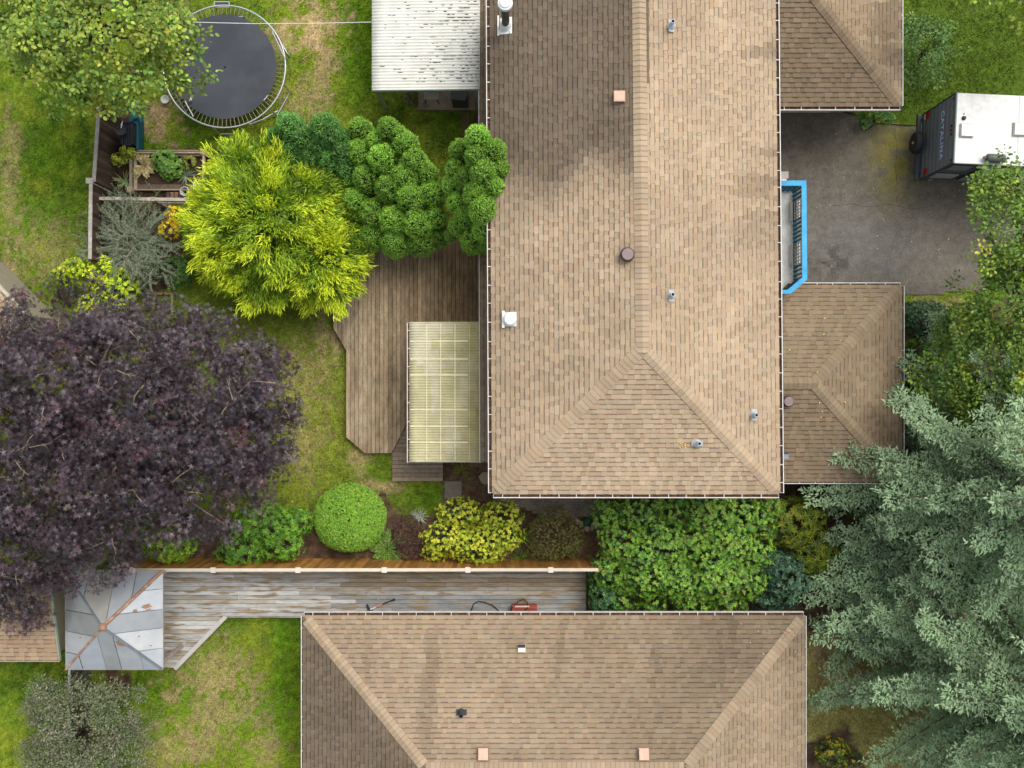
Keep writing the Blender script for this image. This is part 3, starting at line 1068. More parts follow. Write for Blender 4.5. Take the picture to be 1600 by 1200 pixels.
def turbine(parent, c, r=.19, name='round_vent', h=.0):
    mb = MB()
    mb.lathe(c, [(r * .8, -.15), (r * .8, .12 + h)], 20, (.10, .07, .07))
    o = mb.build(name, M['plain'], parent, smooth=True)
    mb = MB()
    z = .10 + h
    mb.lathe(c, [(r, z), (r * 1.04, z + .05), (r * 1.0, z + .11), (r * .82, z + .16)], 22, (.085, .05, .052))
    mb.lathe(c, [(r * .82, z + .16), (r * .74, z + .165)], 22, (.26, .19, .19))
    mb.lathe(c, [(r * .74, z + .163), (r * .42, z + .150), (r * .40, z + .162), (r * .34, z + .162), (r * .3, z + .15), (.002, z + .16)], 22, (.20, .135, .135))
    mb.build('cap', M['plain'], o, smooth=False)
    return o


turbine(H1, on_roof(979, 399, 0, sw, nW))
turbine(H1, on_roof(1227, 627, 0, b_, nS), .17, h=.12)


def box_vent(parent, c, n, u, hu=.155, hv=.15, col=(.66, .43, .32)):
    v = n.cross(u).normalized()
    mb = MB()
    flashing(mb, c, n, u, hu * 1.2, hv * 1.2, (.25, .17, .12), .03)
    mb.obox(c + n * .09, u, v, n, hu * .9, hv * .9, .06, (.2, .13, .1))
    o = mb.build('box_vent', M['plain'], parent)
    mb = MB()
    mb.obox(c + n * .165, u, v, n, hu * .96, hv * .96, .02, col)
    mb.obox(c + n * .19, u, v, n, hu * .86, hv * .86, .008, col)
    mb.build('lid', M['plain'], o)
    return o


box_vent(H1, on_roof(970, 153, 0, sw, nW), nW, Ex)
# white round vent on a square flashing
c = on_roof(797, 499, 0, sw, nW)
mb = MB()
flashing(mb, c + Vector((0, 0, 0)), nW, Ey, .20, .20, (.82, .82, .80), .035)
mb.obox(c + nW * .05 - Ex * .17, Ex, Ey, nW, .035, .235, .012, (.80, .78, .74))
v1 = mb.build('white_vent', M['plain'], H1)
mb = MB()
mb.lathe(c, [(.15, 0), (.15, .10), (.19, .10), (.19, .16), (.17, .18)], 22, (.72, .75, .76))
mb.lathe(c, [(.17, .18), (.15, .22), (.05, .24), (.002, .24)], 22, (.84, .86, .86))
mb.build('cap', M['plain'], v1, smooth=False)
# tall flue
c = on_roof(790, 41, 0, sw, nW)
mb = MB()
flashing(mb, c, nW, Ey, .23, .20, (.82, .82, .80), .035)
mb.obox(c + nW * .05 - Ex * .19, Ex, Ey, nW, .018, .28, .015, (.80, .78, .74))
mb.lathe(c, [(.19, .02), (.16, .12), (.13, .22), (.12, .26)], 20, (.78, .80, .80))
v1 = mb.build('flue', M['plain'], H1)
mb = MB(); mb.lathe(c, [(.105, .05), (.105, 1.5)], 18, (.07, .055, .045)); mb.build('pipe', M['plain'], v1, smooth=True)
mb = MB()
mb.lathe(c, [(.12, 1.45), (.12, 1.55), (.2, 1.55), (.2, 1.66), (.19, 1.67)], 22, (.70, .72, .72))
mb.lathe(c, [(.19, 1.67), (.16, 1.68), (.14, 1.72), (.03, 1.76), (.002, 1.76)], 22, (.85, .86, .86))
mb.build('cap', M['plain'], v1)
mb = MB(); mb.bar(c + Vector((-.18, -.02, .05)), c + Vector((-.12, .0, 1.45)), .025, .025, (.75, .75, .72)); mb.build('brace', M['plain'], v1)
# grey box vent on the wing wall side
c = on_roof(1222, 711, 0, b_, nS)
mb = MB(); mb.obox(c + Vector((-.02, 0, .25)), Ex, Ey, Vector((0, 0, 1)), .13, .10, .09, (.27, .28, .31)); o = mb.build('exhaust_hood', M['plain'], H1)
mb = MB(); mb.obox(c + Vector((-.02, .08, .26)), Ex, Ey, Vector((0, 0, 1)), .12, .03, .092, (.06, .06, .07)); mb.build('hood_lip', M['plain'], o)

# ------------------------------------------------------------------ the second house
H2 = empty('house', W(865, 1185, 0), 'single storey house with long tan hip roof beside the painted deck', 'house')
s_nw, s_ne = W(474.5, 963, ZW), W(1256, 963, ZW)
run, runy = 3.86, 4.10
s_yb = s_nw.y - 2 * runy
zs = ZW + runy * PITCH
s_sw, s_se = Vector((s_nw.x, s_yb, ZW)), Vector((s_ne.x, s_yb, ZW))
s_a, s_b = Vector((s_nw.x + run, s_nw.y - runy, zs)), Vector((s_ne.x - run, s_ne.y - runy, zs))
nW2, nE2 = roof_normals((-(zs - ZW), 0, run), (zs - ZW, 0, run))
mb = MB(); mb.box(s_nw.x + .5, s_ne.x - .5, s_yb + .5, s_nw.y - .68, 0, ZW - .02)
mb.build('wall', M['siding'], H2)
mb = MB()
mb.v = [tuple(x) for x in (s_nw, s_ne, s_se, s_sw, s_a, s_b)] + [tuple(x - Vector((0, 0, th))) for x in (s_nw, s_ne, s_se, s_sw)]
mb.f = [(1, 0, 4, 5), (2, 1, 5), (3, 2, 5, 4), (0, 3, 4), (6, 7, 8, 9), (0, 1, 7, 6), (1, 2, 8, 7), (2, 3, 9, 8), (3, 0, 6, 9)]
mb.c = [(.3, .22, .15)] * 4 + [(.6, .58, .55)] * 5
roof_s = mb.build('roof', M['shingle'], H2)


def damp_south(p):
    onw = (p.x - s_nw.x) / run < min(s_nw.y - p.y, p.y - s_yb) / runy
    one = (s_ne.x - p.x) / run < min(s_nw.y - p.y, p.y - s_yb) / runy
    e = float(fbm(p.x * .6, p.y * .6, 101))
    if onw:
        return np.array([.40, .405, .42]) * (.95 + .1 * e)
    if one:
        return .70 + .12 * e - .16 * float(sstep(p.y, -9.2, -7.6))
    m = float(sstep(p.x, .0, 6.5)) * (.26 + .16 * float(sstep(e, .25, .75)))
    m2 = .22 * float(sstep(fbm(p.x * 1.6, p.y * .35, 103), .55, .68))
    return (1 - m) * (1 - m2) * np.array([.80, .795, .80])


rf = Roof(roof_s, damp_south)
rf.slope(s_ne, s_nw, s_a, s_b)
rf.slope(s_nw, s_sw, s_a, s_a)
rf.slope(s_se, s_ne, s_b, s_b)
rf.slope(s_sw, s_se, s_b, s_a)
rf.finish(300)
ridge_caps(roof_s, s_nw + Vector((.1, -.1, .033)), s_a + up2, nN, nW2, lambda p: .92)
ridge_caps(roof_s, s_ne + Vector((-.1, -.1, .033)), s_b + up2, nN, nE2, lambda p: .80)
ridge_caps(roof_s, s_a + up2, s_b + up2, nN, nS, lambda p: .86)
gutter(H2, s_nw + dz, s_ne + dz, (0, 1, 0), hang=.535)
gutter(H2, s_sw + dz, s_nw + dz, (-1, 0, 0), width=.085, hang=.54)
gutter(H2, s_se + dz, s_ne + dz, (1, 0, 0), width=.085, hang=.54)
box_vent(H2, on_roof(755, 1178, 0, s_ne, nN), nN, Ex, .15, .17)
box_vent(H2, on_roof(1005, 1178, 0, s_ne, nN), nN, Ex, .15, .17)
c = on_roof(815, 1013, 0, s_ne, nN)
mb = MB(); flashing(mb, c, nN, Ex, .13, .13, (.45, .38, .3)); mb.obox(c + nN * .07 + Ey * .06, Ex, Ey, nN, .11, .05, .07, (.04, .04, .045)); o = mb.build('hooded_vent', M['plain'], H2)
mb = MB(); mb.obox(c + nN * .11 - Ey * .045, Ex, nN.cross(Ex), nN, .105, .075, .03, (.80, .74, .64)); mb.build('hood', M['plain'], o)
pipe_vent(H2, on_roof(721, 1113, 0, s_ne, nN), nN, Ex, (.05, .055, .065), .34, .065)
window(H2, -2.0, s_nw.y - .68, 1.5, 1.4, 1.1, 'y', 1)
window(H2, s_nw.x + .5, -10, 1.5, 1.2, 1.1, 'x', -1)

# ------------------------------------------------------------------ decks
def clip_poly(poly, x0, x1):
    """clip a convex-ish (x, y) polygon to a vertical strip"""
    def cut(pts, f):
        out = []
        for i in range(len(pts)):
            a, b = pts[i - 1], pts[i]
            fa, fb = f(a), f(b)
            if (fa >= 0) != (fb >= 0):
                t = fa / (fa - fb)
                out.append((a[0] + (b[0] - a[0]) * t, a[1] + (b[1] - a[1]) * t))
            if fb >= 0: out.append(b)
        return out
    p = cut(poly, lambda q: q[0] - x0)
    return cut(p, lambda q: x1 - q[0]) if len(p) > 2 else []


def deck(root, pxs, z, pitch, colfn, material, along='y', thick=.04, jointed=False):
    pts = [W(p[0], p[1], z) for p in pxs]
    poly = [(p.x, p.y) for p in pts] if along == 'y' else [(p.y, p.x) for p in pts]
    x = min(p[0] for p in poly)
    xe = max(p[0] for p in poly)
    while x < xe:
        c = clip_poly(poly, x + .005, min(x + pitch - .007, xe))
        x += pitch
        if len(c) < 3: continue
        runs = [c]
        if jointed:
            lo, hi = min(p[1] for p in c), max(p[1] for p in c)
            cuts = [lo]
            while cuts[-1] < hi - 2.0: cuts.append(min(cuts[-1] + random.uniform(1.8, 4.2), hi))
            if hi - cuts[-1] < 1: cuts = cuts[:-1] or [lo]
            cuts = cuts + [hi] if cuts[-1] < hi else cuts
            runs = []
            for a0, a1 in zip(cuts[:-1], cuts[1:]):
                r_ = clip_poly([(p[1], p[0]) for p in c], a0 + .003, a1 - .003)
                if len(r_) > 2: runs.append([(p[1], p[0]) for p in r_])
        for c2 in runs:
            q = c2 if along == 'y' else [(p[1], p[0]) for p in c2]
            cx, cy = sum(p[0] for p in q) / len(q), sum(p[1] for p in q) / len(q)
            dzz = random.uniform(-.003, .003)
            mb = MB(); mb.prism(q, z - thick, z + dzz, colfn(cx, cy))
            mb.build('board', material, root)
    mb = MB()
    if along == 'y':
        mb.prism([((p[0]) , p[1]) for p in poly], z - .22, z - thick - .01, (.045, .035, .028))
    else:
        mb.prism([(p[1], p[0]) for p in poly], z - .22, z - thick - .01, (.045, .035, .028))
    mb.build('frame', M['wood'], root)


def garden_board(x, y):
    PX, PY = 800 + x * 47.3, 600 - y * 47.3
    t = random.random()
    warm, grey = np.array(lin(150, 122, 84)), np.array(lin(168, 150, 124))
    k = min(1, max(0, (PX - 560) / 180))
    c = grey * (1 - .75 * k) + warm * .75 * k
    return tuple(c * (.72 + .42 * t) * (1 - .16 * k))


D1 = empty('wooden_deck', W(640, 550, 0), 'brown weathered garden deck with boards running alongside the house', 'deck')
deck(D1, [(572, 360), (752, 360), (752, 640), (640, 652), (612, 708), (570, 708), (541, 683), (541, 548), (521, 512), (521, 470)], .30, .139, garden_board, M['wood_y'], 'y')
D1b = empty('wooden_step', W(650, 705, 0), 'low grey timber step platform at the foot of the brown deck', 'step')
deck(D1b, [(640, 652), (692, 652), (692, 752), (613, 752), (613, 708)], .16, .139, lambda x, y: tuple(np.array(lin(142, 126, 108)) * random.uniform(.78, 1.1)), M['deckpaint'] if False else M['wood'], 'x')
D2 = empty('wooden_deck', W(580, 928, 0), 'long deck of peeling pale grey paint between cedar fence and house', 'deck')


def paint_board(x, y):
    PX, PY = 800 + x * 47.2, 600 - y * 47.2
    g = np.array(lin(188, 188, 184))
    br = np.array(lin(158, 140, 112))
    k_ = float(sstep(PX, 380, 620)) * (1 - float(sstep(PY, 922, 932))) * random.uniform(.3, 1.0)
    if PX < 560 and random.random() < .3: k_ = max(k_, random.uniform(.2, .7))
    gb = np.array(lin(150, 152, 152)) if PX > 560 and PY > 930 else g
    return tuple((gb * (1 - k_) + br * k_) * random.uniform(.78, 1.1))


deck(D2, [(105, 893), (916, 893), (916, 975), (470, 975), (470, 965), (351, 965), (272, 1044), (105, 1044)], .25, .142, paint_board, M['deckpaint'], 'x', jointed=True)
mb = MB()
A, B = W(353, 963, .27), W(273, 1045, .27)
mb.bar(A, B, .14, .05, lin(190, 186, 180))
mb.build('edge_board', M['plain'], D2)
mb = MB()
A, B = W(252, 1031, .27), W(290, 1004, .27)
mb.bar(A, B, .09, .03, lin(165, 165, 165))
mb.build('loose_board', M['plain'], D2)
# dark gap and short side boards at the deck's east end
D3 = empty('wooden_step', W(928, 945, 0), 'narrow brown plank step at the deck end under the rhododendron', 'step')
deck(D3, [(917, 928), (938, 928), (938, 985), (917, 985)], .12, .12, lambda x, y: tuple(np.array(lin(120, 98, 62)) * random.uniform(.8, 1.1)), M['wood_y'], 'y')
D4 = empty('plank_walkway', W(92, 935, 0), 'weathered plank walkway between the small brown roof and metal gazebo', 'walkway')
deck(D4, [(72, 880), (103, 880), (104, 985), (92, 992), (86, 985)], .30, .10, lambda x, y: tuple(np.array(lin(120, 105, 92)) * random.uniform(.5, 1.25)), M['wood_y'], 'y')

# ------------------------------------------------------------------ patio covers
def corrugated(root, x0, x1, y0, y1, z0, z1, pitch, amp, col, n_sheets, material):
    """ribs run along x; sheets side by side along y; z0 at x0, z1 at x1"""
    L = (y1 - y0) / n_sheets
    for s in range(n_sheets):
        ya, yb = y0 + s * L, y0 + (s + 1) * L + .03
        m = max(8, int((yb - ya) / pitch * 6))
        mb = MB()
        nx = 10
        pr = []
        for i in range(m + 1):
            y = ya + (yb - ya) * i / m
            h = amp * math.cos(2 * math.pi * (y - y0) / pitch) + s % 2 * .006
            pr.append((y, h))
        xs = [x0 + (x1 - x0) * j / nx for j in range(nx + 1)]
        b = 0
        for (y, h) in pr:
            for j, x in enumerate(xs):
                mb.v.append((x, y, z0 + (z1 - z0) * j / nx + h))
        for i in range(m):
            for j in range(nx):
                k = i * (nx + 1) + j
                mb.f.append((k, k + 1, k + nx + 2, k + nx + 1))
                mb.c.append(col(xs[j], pr[i][0]))
        o = mb.build('panel', material, root, smooth=True)
        sm = o.modifiers.new('thickness', 'SOLIDIFY')
        sm.thickness = .006


# white cover, north
PC1 = empty('patio_cover', W(665, 70, 0), 'white corrugated patio cover speckled with dark moss', 'patio cover')
zc = 2.42
c0, c1 = W(581, 141, zc), W(750, 141, zc + .12)
corrugated(PC1, c0.x, c1.x, c0.y, 14.2, zc, zc + .12, .098, .010, lambda x, y: tuple(np.array([.70, .70, .63]) * (1 - .05 * float(sstep(x, -2.4, -1.0)))), 5, M['polycarb'])
mb = MB()
mb.bar((c0.x, c0.y - .01, zc - .06), (c1.x, c0.y - .01, zc + .06), .03, .07, (.22, .34, .28))
mb.build('fascia', M['plain'], PC1)
for x in (c0.x + .1, c1.x - .15):
    for y in (c0.y + .15, 12.2):
        mb = MB(); mb.bar((x, y, 0), (x, y, zc - .05), .09, .09, (.55, .52, .46)); mb.build('post', M['plain'], PC1)
mb = MB()
for y in np.arange(c0.y + .2, 14, .9):
    mb.bar((c0.x + .05, y, zc - .07), (c1.x - .05, y, zc + .04), .05, .09, (.5, .45, .38))
mb.build('rafters', M['wood'], PC1)
mb = MB()
for i in range(560):   # moss and dirt lying in the grooves
    t = random.random() ** .55
    x = c0.x + .1 + (c1.x - c0.x - .16) * t
    k = random.randint(2, 64)
    y = c0.y + .098 * (k + .5)
    ln = random.choice([.03, .04, .06, .09]) * random.uniform(.7, 1.5)
    wd = random.uniform(.009, .022)
    z = zc + .12 * t - .006
    m = 6
    mb.lathe((x, y, z), [(1, 0), (.6, .010), (.01, .014)], 6, random.choice([(.035, .033, .024), (.06, .055, .03), (.05, .04, .03), (.12, .11, .07)]))
    for q in range(18):
        vx = mb.v[-18 + q]
        mb.v[-18 + q] = (x + (vx[0] - x) * ln, y + (vx[1] - y) * wd, vx[2])
mb.build('moss', M['plain'], PC1, kind='stuff')

# cream cover, garden deck
PC2 = empty('patio_cover', W(695, 612, 0), 'yellowed translucent corrugated patio cover over the garden deck', 'patio cover')
zc2 = 2.36
d0, d1 = W(639.5, 721, zc2), W(754, 504, zc2 + .1)


def cream(x, y):
    t = (x - d0.x) / (d1.x - d0.x)
    base = np.array(lin(206, 200, 172)) * (1 - t) + np.array(lin(172, 163, 126)) * t
    k = .80 + .42 * float(fbm(x * 1.1 + 5, y * 1.3, 121))
    g = float(fbm(x * 2 + 9, y * .8, 125))
    c = base * k
    if g > .52: c = c * np.array([.90, .90, .74])
    if t > .72: c = c * np.array([.95, .93, .82]) * (.85 + .25 * float(fbm(x * 5, y * 3, 127)))
    return tuple(c)


corrugated(PC2, d0.x, d1.x, d0.y, d1.y, zc2, zc2 + .1, .084, .014, cream, 4, M['polycarb'])
for t in (.24, .43, .625, .82):
    mb = MB(); x = d0.x + (d1.x - d0.x) * t
    mb.box(x - .012, x + .012, d0.y + .03, d1.y - .03, zc2 + .1 * t + .014, zc2 + .1 * t + .021, lin(232, 224, 190) if t < .7 else lin(205, 188, 140))
    mb.build('batten_strip', M['polycarb'], PC2)
for py in (533, 561, 586, 640, 666, 691):
    y = W(0, py, zc2).y
    mb = MB()
    mb.prism([(d0.x + .03, y - .022), (d1.x - .45, y - .022), (d1.x - .45, y + .022), (d0.x + .03, y + .022)], [zc2 + .012, zc2 + .09, zc2 + .09, zc2 + .012], [zc2 + .024, zc2 + .102, zc2 + .102, zc2 + .024], lin(226, 216, 178))
    mb.build('lap_strip', M['polycarb'], PC2)
for x in (d0.x + .12, d1.x - .2):
    for y in (d0.y + .12, d1.y - .12):
        mb = MB(); mb.bar((x, y, .3), (x, y, zc2 - .03), .09, .09, (.5, .45, .38)); mb.build('post', M['wood'], PC2)
mb = MB()
for y in np.linspace(d0.y + .12, d1.y - .12, 6):
    mb.bar((d0.x + .05, y, zc2 - .07), (d1.x - .05, y, zc2 + .02), .045, .09, (.5, .45, .38))
mb.build('rafters', M['wood'], PC2)
gutter(PC2, Vector((d0.x, d1.y, zc2)), Vector((d0.x, d0.y - .03, zc2)), (-1, 0, 0), width=.07, depth=.09, hang=.55)
mb = MB(); mb.bar((d0.x, d0.y - .01, zc2 - .04), (d1.x, d0.y - .01, zc2 + .06), .02, .05, (.78, .76, .68)); mb.build('fascia', M['plain'], PC2)

# ------------------------------------------------------------------ metal gazebo roof
GZ = empty('gazebo', W(178, 970, 0), 'square gazebo with grey sheet metal roof and rusty hip caps', 'gazebo')
ze, za = 2.4, 3.24
gzc = [W(102, 891, ze), W(254, 892, ze), W(254.5, 1046, ze), W(103, 1046, ze)]
gap = W(160.5, 980, za)
tones = {0: [(172, 182, 190), (176, 170, 152), (178, 186, 196), (170, 178, 188)], 1: [(188, 198, 206), (204, 212, 218), (150, 158, 164), (208, 210, 208), (190, 198, 204)],
         2: [(176, 190, 200), (184, 190, 194), (162, 168, 164), (182, 190, 200), (180, 194, 200)], 3: [(176, 186, 194), (196, 200, 200), (150, 150, 142), (168, 170, 168), (160, 166, 170)]}
for i in range(4):
    A, B = gzc[i], gzc[(i + 1) % 4]
    tn = tones[i]
    k = len(tn)
    fr = [0] + [(j + 1) / k + random.uniform(-.03, .03) for j in range(k - 1)] + [1]
    nf = (B - A).cross(gap - A).normalized()
    if nf.z < 0: nf = -nf
    for j in range(k):
        a0, a1 = fr[j], fr[j + 1]
        hgt = lambda f: min(f, 1 - f) * 2          # panels run straight up the slope to the hip
        mid_ = .5
        foot = (A + B) / 2
        perp = gap - foot
        pts = [A.lerp(B, a0 + .003)]
        pts.append(A.lerp(B, a1 - .003))
        spread = .42                                # seams lean towards the peak
        def topp(f):
            base = A.lerp(B, f)
            tgt = gap
            t = hgt(f)
            hip = (A if f < .5 else B).lerp(gap, t)
            return hip
        if a1 - .003 < .5: pts += [topp(a1 - .003), topp(a0 + .003)]
        elif a0 + .003 > .5: pts += [topp(a1 - .003), topp(a0 + .003)]
        else: pts += [topp(a1 - .003), gap, topp(a0 + .003)]
        cl = []
        for p in pts:
            if not cl or (p - cl[-1]).length > 1e-3: cl.append(p)
        off = nf * (.006 if j % 2 else .016)
        mb = MB()
        tg = np.array(lin(*tn[j])); cc = tuple((tg * .45 + tg.mean() * .2 + np.array([.44, .47, .50]) * .35) * .92)
        n0 = len(mb.v)
        top_ = [p + off for p in cl]; bot = [p + off - nf * .006 for p in cl]
        mb.face(top_, cc)
        mb.face(bot[::-1], cc)
        for q in range(len(cl)):
            r2 = (q + 1) % len(cl)
            mb.face([bot[q], bot[r2], top_[r2], top_[q]], tuple(np.array(cc) * .6))
        mb.build('metal_panel', M['zinc'], GZ)
for i, (m_, hw) in enumerate((('grey_metal', .035), ('rust', .055), ('grey_metal', .045), ('rust', .035))):
    A = gzc[i]
    mb = MB()
    mb.tube([A.lerp(gap, t) + Vector((0, 0, .02)) for t in (0.0, .3, .6, .95)], hw, 6)
    mb.build('hip_cap', M[m_], GZ)
mb = MB(); mb.lathe(gap, [(.16, -.03), (.15, .03), (.10, .08), (.002, .10)], 4); mb.build('finial', M['rust'], GZ)
mb = MB()
for (px, py, rx, ry) in ((229, 947, 7, 3.6), (211, 954, 3.2, 2.6), (191, 1007, 7, 3.5), (126, 996, 2.4, 2), (232, 953, 4, 2), (217, 994, 1.4, 1), (236, 1008, 1.6, 1.2), (184, 1003, 3, 3)):
    d = W(px, py, 0) - Vector((0, 0, CAM_H))
    fi = 1 if px > 200 and py < 1000 else (2 if px > 150 else 3)
    A, B = gzc[fi], gzc[(fi + 1) % 4]
    nf = (B - A).cross(gap - A).normalized()
    if nf.z < 0: nf = -nf
    c = on_roof(px, py, 0, A, nf) + nf * .021
    u = Ex - nf * Ex.dot(nf); u.normalize(); v = nf.cross(u)
    nn = 14
    ph = random.uniform(0, 6)
    mb.face([c + u * rx * .0195 * math.cos(2 * math.pi * k / nn) * (1 + .35 * math.sin(k * 2.3 + ph)) + v * ry * .0195 * math.sin(2 * math.pi * k / nn) * (1 + .3 * math.cos(k * 1.7 + ph)) for k in range(nn)])
mb.build('rust_patches', M['rust'], GZ)
for i in range(4):
    A = gzc[i].lerp(gap, .10)
    mb = MB(); mb.bar((A.x, A.y, 0), (A.x, A.y, ze - .02), .10, .10, (.42, .36, .30)); mb.build('post', M['wood'], GZ)
for i in range(4):
    A, B = gzc[i], gzc[(i + 1) % 4]
    mb = MB(); mb.bar(A - Vector((0, 0, .03)), B - Vector((0, 0, .03)), .03, .06, lin(178, 160, 140)); mb.build('eave_trim', M['plain'], GZ)

# ------------------------------------------------------------------ fences
def vfence(root, p, q, h, bw, colfn, material, gap_=.006, thick=.022, side=1, post_every=2.4, cap=None, jitter=.0):
    p, q = Vector(p), Vector(q)
    d = (q - p); L = d.length; d.normalize()
    s = Vector((-d.y, d.x, 0)) * side
    m = int(L / bw)
    for i in range(m):
        c = p + d * (bw * (i + .5)) + s * thick
        hh = h + random.uniform(-jitter, jitter)
        mb = MB(); mb.obox((c.x, c.y, hh / 2), d, s, (0, 0, 1), bw / 2 - gap_ / 2, thick / 2, hh / 2, colfn())
        mb.build('board', material, root)
    k = int(L / post_every) + 1
    for i in range(k + 1):
        c = p + d * min(i * post_every, L) - s * .05
        mb = MB(); mb.box(c.x - .045, c.x + .045, c.y - .045, c.y + .045, 0, h - .02, colfn()); mb.build('post', material, root)
    mb = MB()
    for z in (.3, h * .55, h - .15):
        mb.bar(p - s * .02 + Vector((0, 0, z)), q - s * .02 + Vector((0, 0, z)), .04, .08, colfn())
    mb.build('rails', material, root)


F1 = empty('fence', W(570, 873, 0), 'orange brown cedar fence with a pale cap rail along the painted deck', 'fence')
fa, fb = W(212, 874, 0), W(927, 873.5, 0)
vfence(F1, fa, fb, 1.80, .142, lambda: tuple(np.array(lin(190, 138, 74)) * random.uniform(.6, 1.1) * np.array([1, random.uniform(.92, 1.05), random.uniform(.8, 1.1)])), M['cedar'], side=1)
ca, cb = fa.copy(), fb.copy(); ca.z = cb.z = 1.83
mb = MB(); mb.bar(ca, cb, .10, .035, (.95, .90, .82)); mb.build('cap_rail', M['trimwood'], F1)
for px in (485, 612, 735, 857, 360, 240):
    t = (px - 212) / 715
    c = ca.lerp(cb, t)
    mb = MB(); mb.box(c.x - .08, c.x + .08, c.y - .085, c.y + .085, 1.84, 1.87); mb.build('post_cap', M['trimwood'], F1)

darkw = lambda: tuple(np.array(lin(96, 78, 68)) * random.uniform(.45, 1.15))
F2 = empty('fence', W(186, 235, 0), 'dark weathered board fence behind the vegetable bed', 'fence')
h2 = 1.7
k = CAM_H / (CAM_H - h2)
fa, fb = W(155, 165, h2), W(147, 284, h2)
fa.z = fb.z = 0
vfence(F2, fb, fa, h2, .135, darkw, M['cedar'], side=-1)
mb = MB(); mb.bar((fb.x, fb.y, h2 + .02), (fa.x, fa.y, h2 + .02), .11, .035, lin(150, 146, 140)); mb.build('cap_rail', M['wood'], F2)
F3 = empty('fence', W(182, 345, 0), 'dark board fence with pale cap beside the grey arching shrub', 'fence')
fc, fd = W(142.5, 283, h2), W(141, 405, h2)
fc.z = fd.z = 0
vfence(F3, fd, fc, h2, .135, darkw, M['cedar'], side=-1)
mb = MB(); mb.bar((fc.x, fc.y, h2 + .02), (fd.x, fd.y, h2 + .02), .11, .035, lin(176, 170, 160)); mb.build('cap_rail', M['wood'], F3)
mb = MB(); c = W(141, 283, h2); mb.box(c.x - .11, c.x + .11, c.y - .09, c.y + .09, 0, h2 + .08, lin(170, 162, 152)); mb.build('corner_post', M['wood'], F3)
F4 = empty('fence', W(135, 1120, 0), 'old slatted fence behind the gazebo by the grey bush', 'fence')
fe, ff = W(109, 1046, 1.5), W(107, 1230, 1.5)
fe.z = ff.z = 0
vfence(F4, ff, fe, 1.5, .19, lambda: tuple(np.array(lin(112, 104, 98)) * random.uniform(.55, 1.1)), M['cedar'], side=-1, gap_=.06)
mb = MB(); mb.bar((fe.x, fe.y, 1.52), (ff.x, ff.y, 1.52), .07, .035, lin(170, 170, 164)); mb.build('cap_rail', M['wood'], F4)
# low rail dividing the vegetable garden from the shrub
F5 = empty('rail_fence', W(215, 312, 0), 'single pale rail on short posts below the vegetable bed', 'fence')
hz = 1.15
ra, rb = W(144, 310, hz), W(297, 312, hz)
mb = MB(); mb.bar(ra, rb, .10, .05, lin(188, 180, 166)); mb.build('rail', M['wood'], F5)
mb = MB(); mb.bar(ra - Vector((0, .02, .5)), rb - Vector((0, .02, .5)), .04, .10, lin(150, 140, 126)); mb.build('rail', M['wood'], F5)
for t in (.02, .22, .62, .98):
    c = ra.lerp(rb, t); mb = MB(); mb.box(c.x - .06, c.x + .06, c.y - .065, c.y + .065, 0, hz + .05, lin(180, 170, 152)); mb.build('post', M['wood'], F5)

# ------------------------------------------------------------------ small neighbouring roofs
def small_roof(name, label, pts, z_low, z_high, wall_inset, colr, cat='shed', group=None, lowside=0):
    """mono-pitch shingled roof: pts = 4 (x, y) corners, low edge pts[0]-pts[1]"""
    c = sum((Vector((p[0], p[1], 0)) for p in pts), Vector()) / 4
    r0 = empty(name, (c.x, c.y, 0), label, cat)
    ins = [((p[0] - c.x) * (1 - wall_inset) + c.x, (p[1] - c.y) * (1 - wall_inset) + c.y) for p in pts]
    mb = MB(); mb.prism(ins, 0, z_low - .1, (.8, .78, .7)); mb.build('wall', M['siding'], r0)
    mb = MB(); mb.prism(pts, [z_low - .1, z_low - .1, z_high - .1, z_high - .1], [z_low, z_low, z_high, z_high], (.3, .22, .16))
    rr = mb.build('roof', M['shingle'], r0)
    rf = Roof(rr, colr)
    P3 = [Vector((p[0], p[1], z)) for p, z in zip(pts, (z_low, z_low, z_high, z_high))]
    rf.slope(*P3)
    rf.finish(30)
    return r0, P3


k = 2.3
pts = [W(-160, 1030, k), W(93, 1030, k), W(76, 905, 2.9), W(-160, 905, 2.9)]
sh, P3 = small_roof('shed', 'small shed with pinkish brown shingle roof beside the gazebo', [(p.x, p.y) for p in pts], k, 2.9, .08, lambda p: np.array([.98, .92, .88]) * .92)
gutter(sh, P3[0] + dz, P3[1] + dz, (0, -1, 0), width=.08, hang=.6, lip=(.62, .58, .52))
mb = MB(); mb.bar(P3[1] + Vector((.02, 0, 0)), P3[2] + Vector((.02, 0, 0)), .03, .12, lin(150, 165, 150)); mb.build('fascia', M['plain'], sh)
pts = [W(40, 492, 2.6), W(-90, 620, 2.6), W(-190, 530, 3.1), W(-20, 425, 3.1)]
pts = [W(-60, 385, 2.4), W(42, 492, 2.4), W(-30, 600, 2.9), W(-150, 470, 2.9)]
sh2, P3 = small_roof('shed', 'pale beige shed roof corner poking out above the purple tree', [(p.x, p.y) for p in pts], 2.4, 2.9, .1, lambda p: np.array([1.0, .97, .92]) * 1.0)
mb = MB(); mb.bar(P3[0], P3[1], .10, .09, lin(196, 186, 166)); mb.build('fascia', M['plain'], sh2)

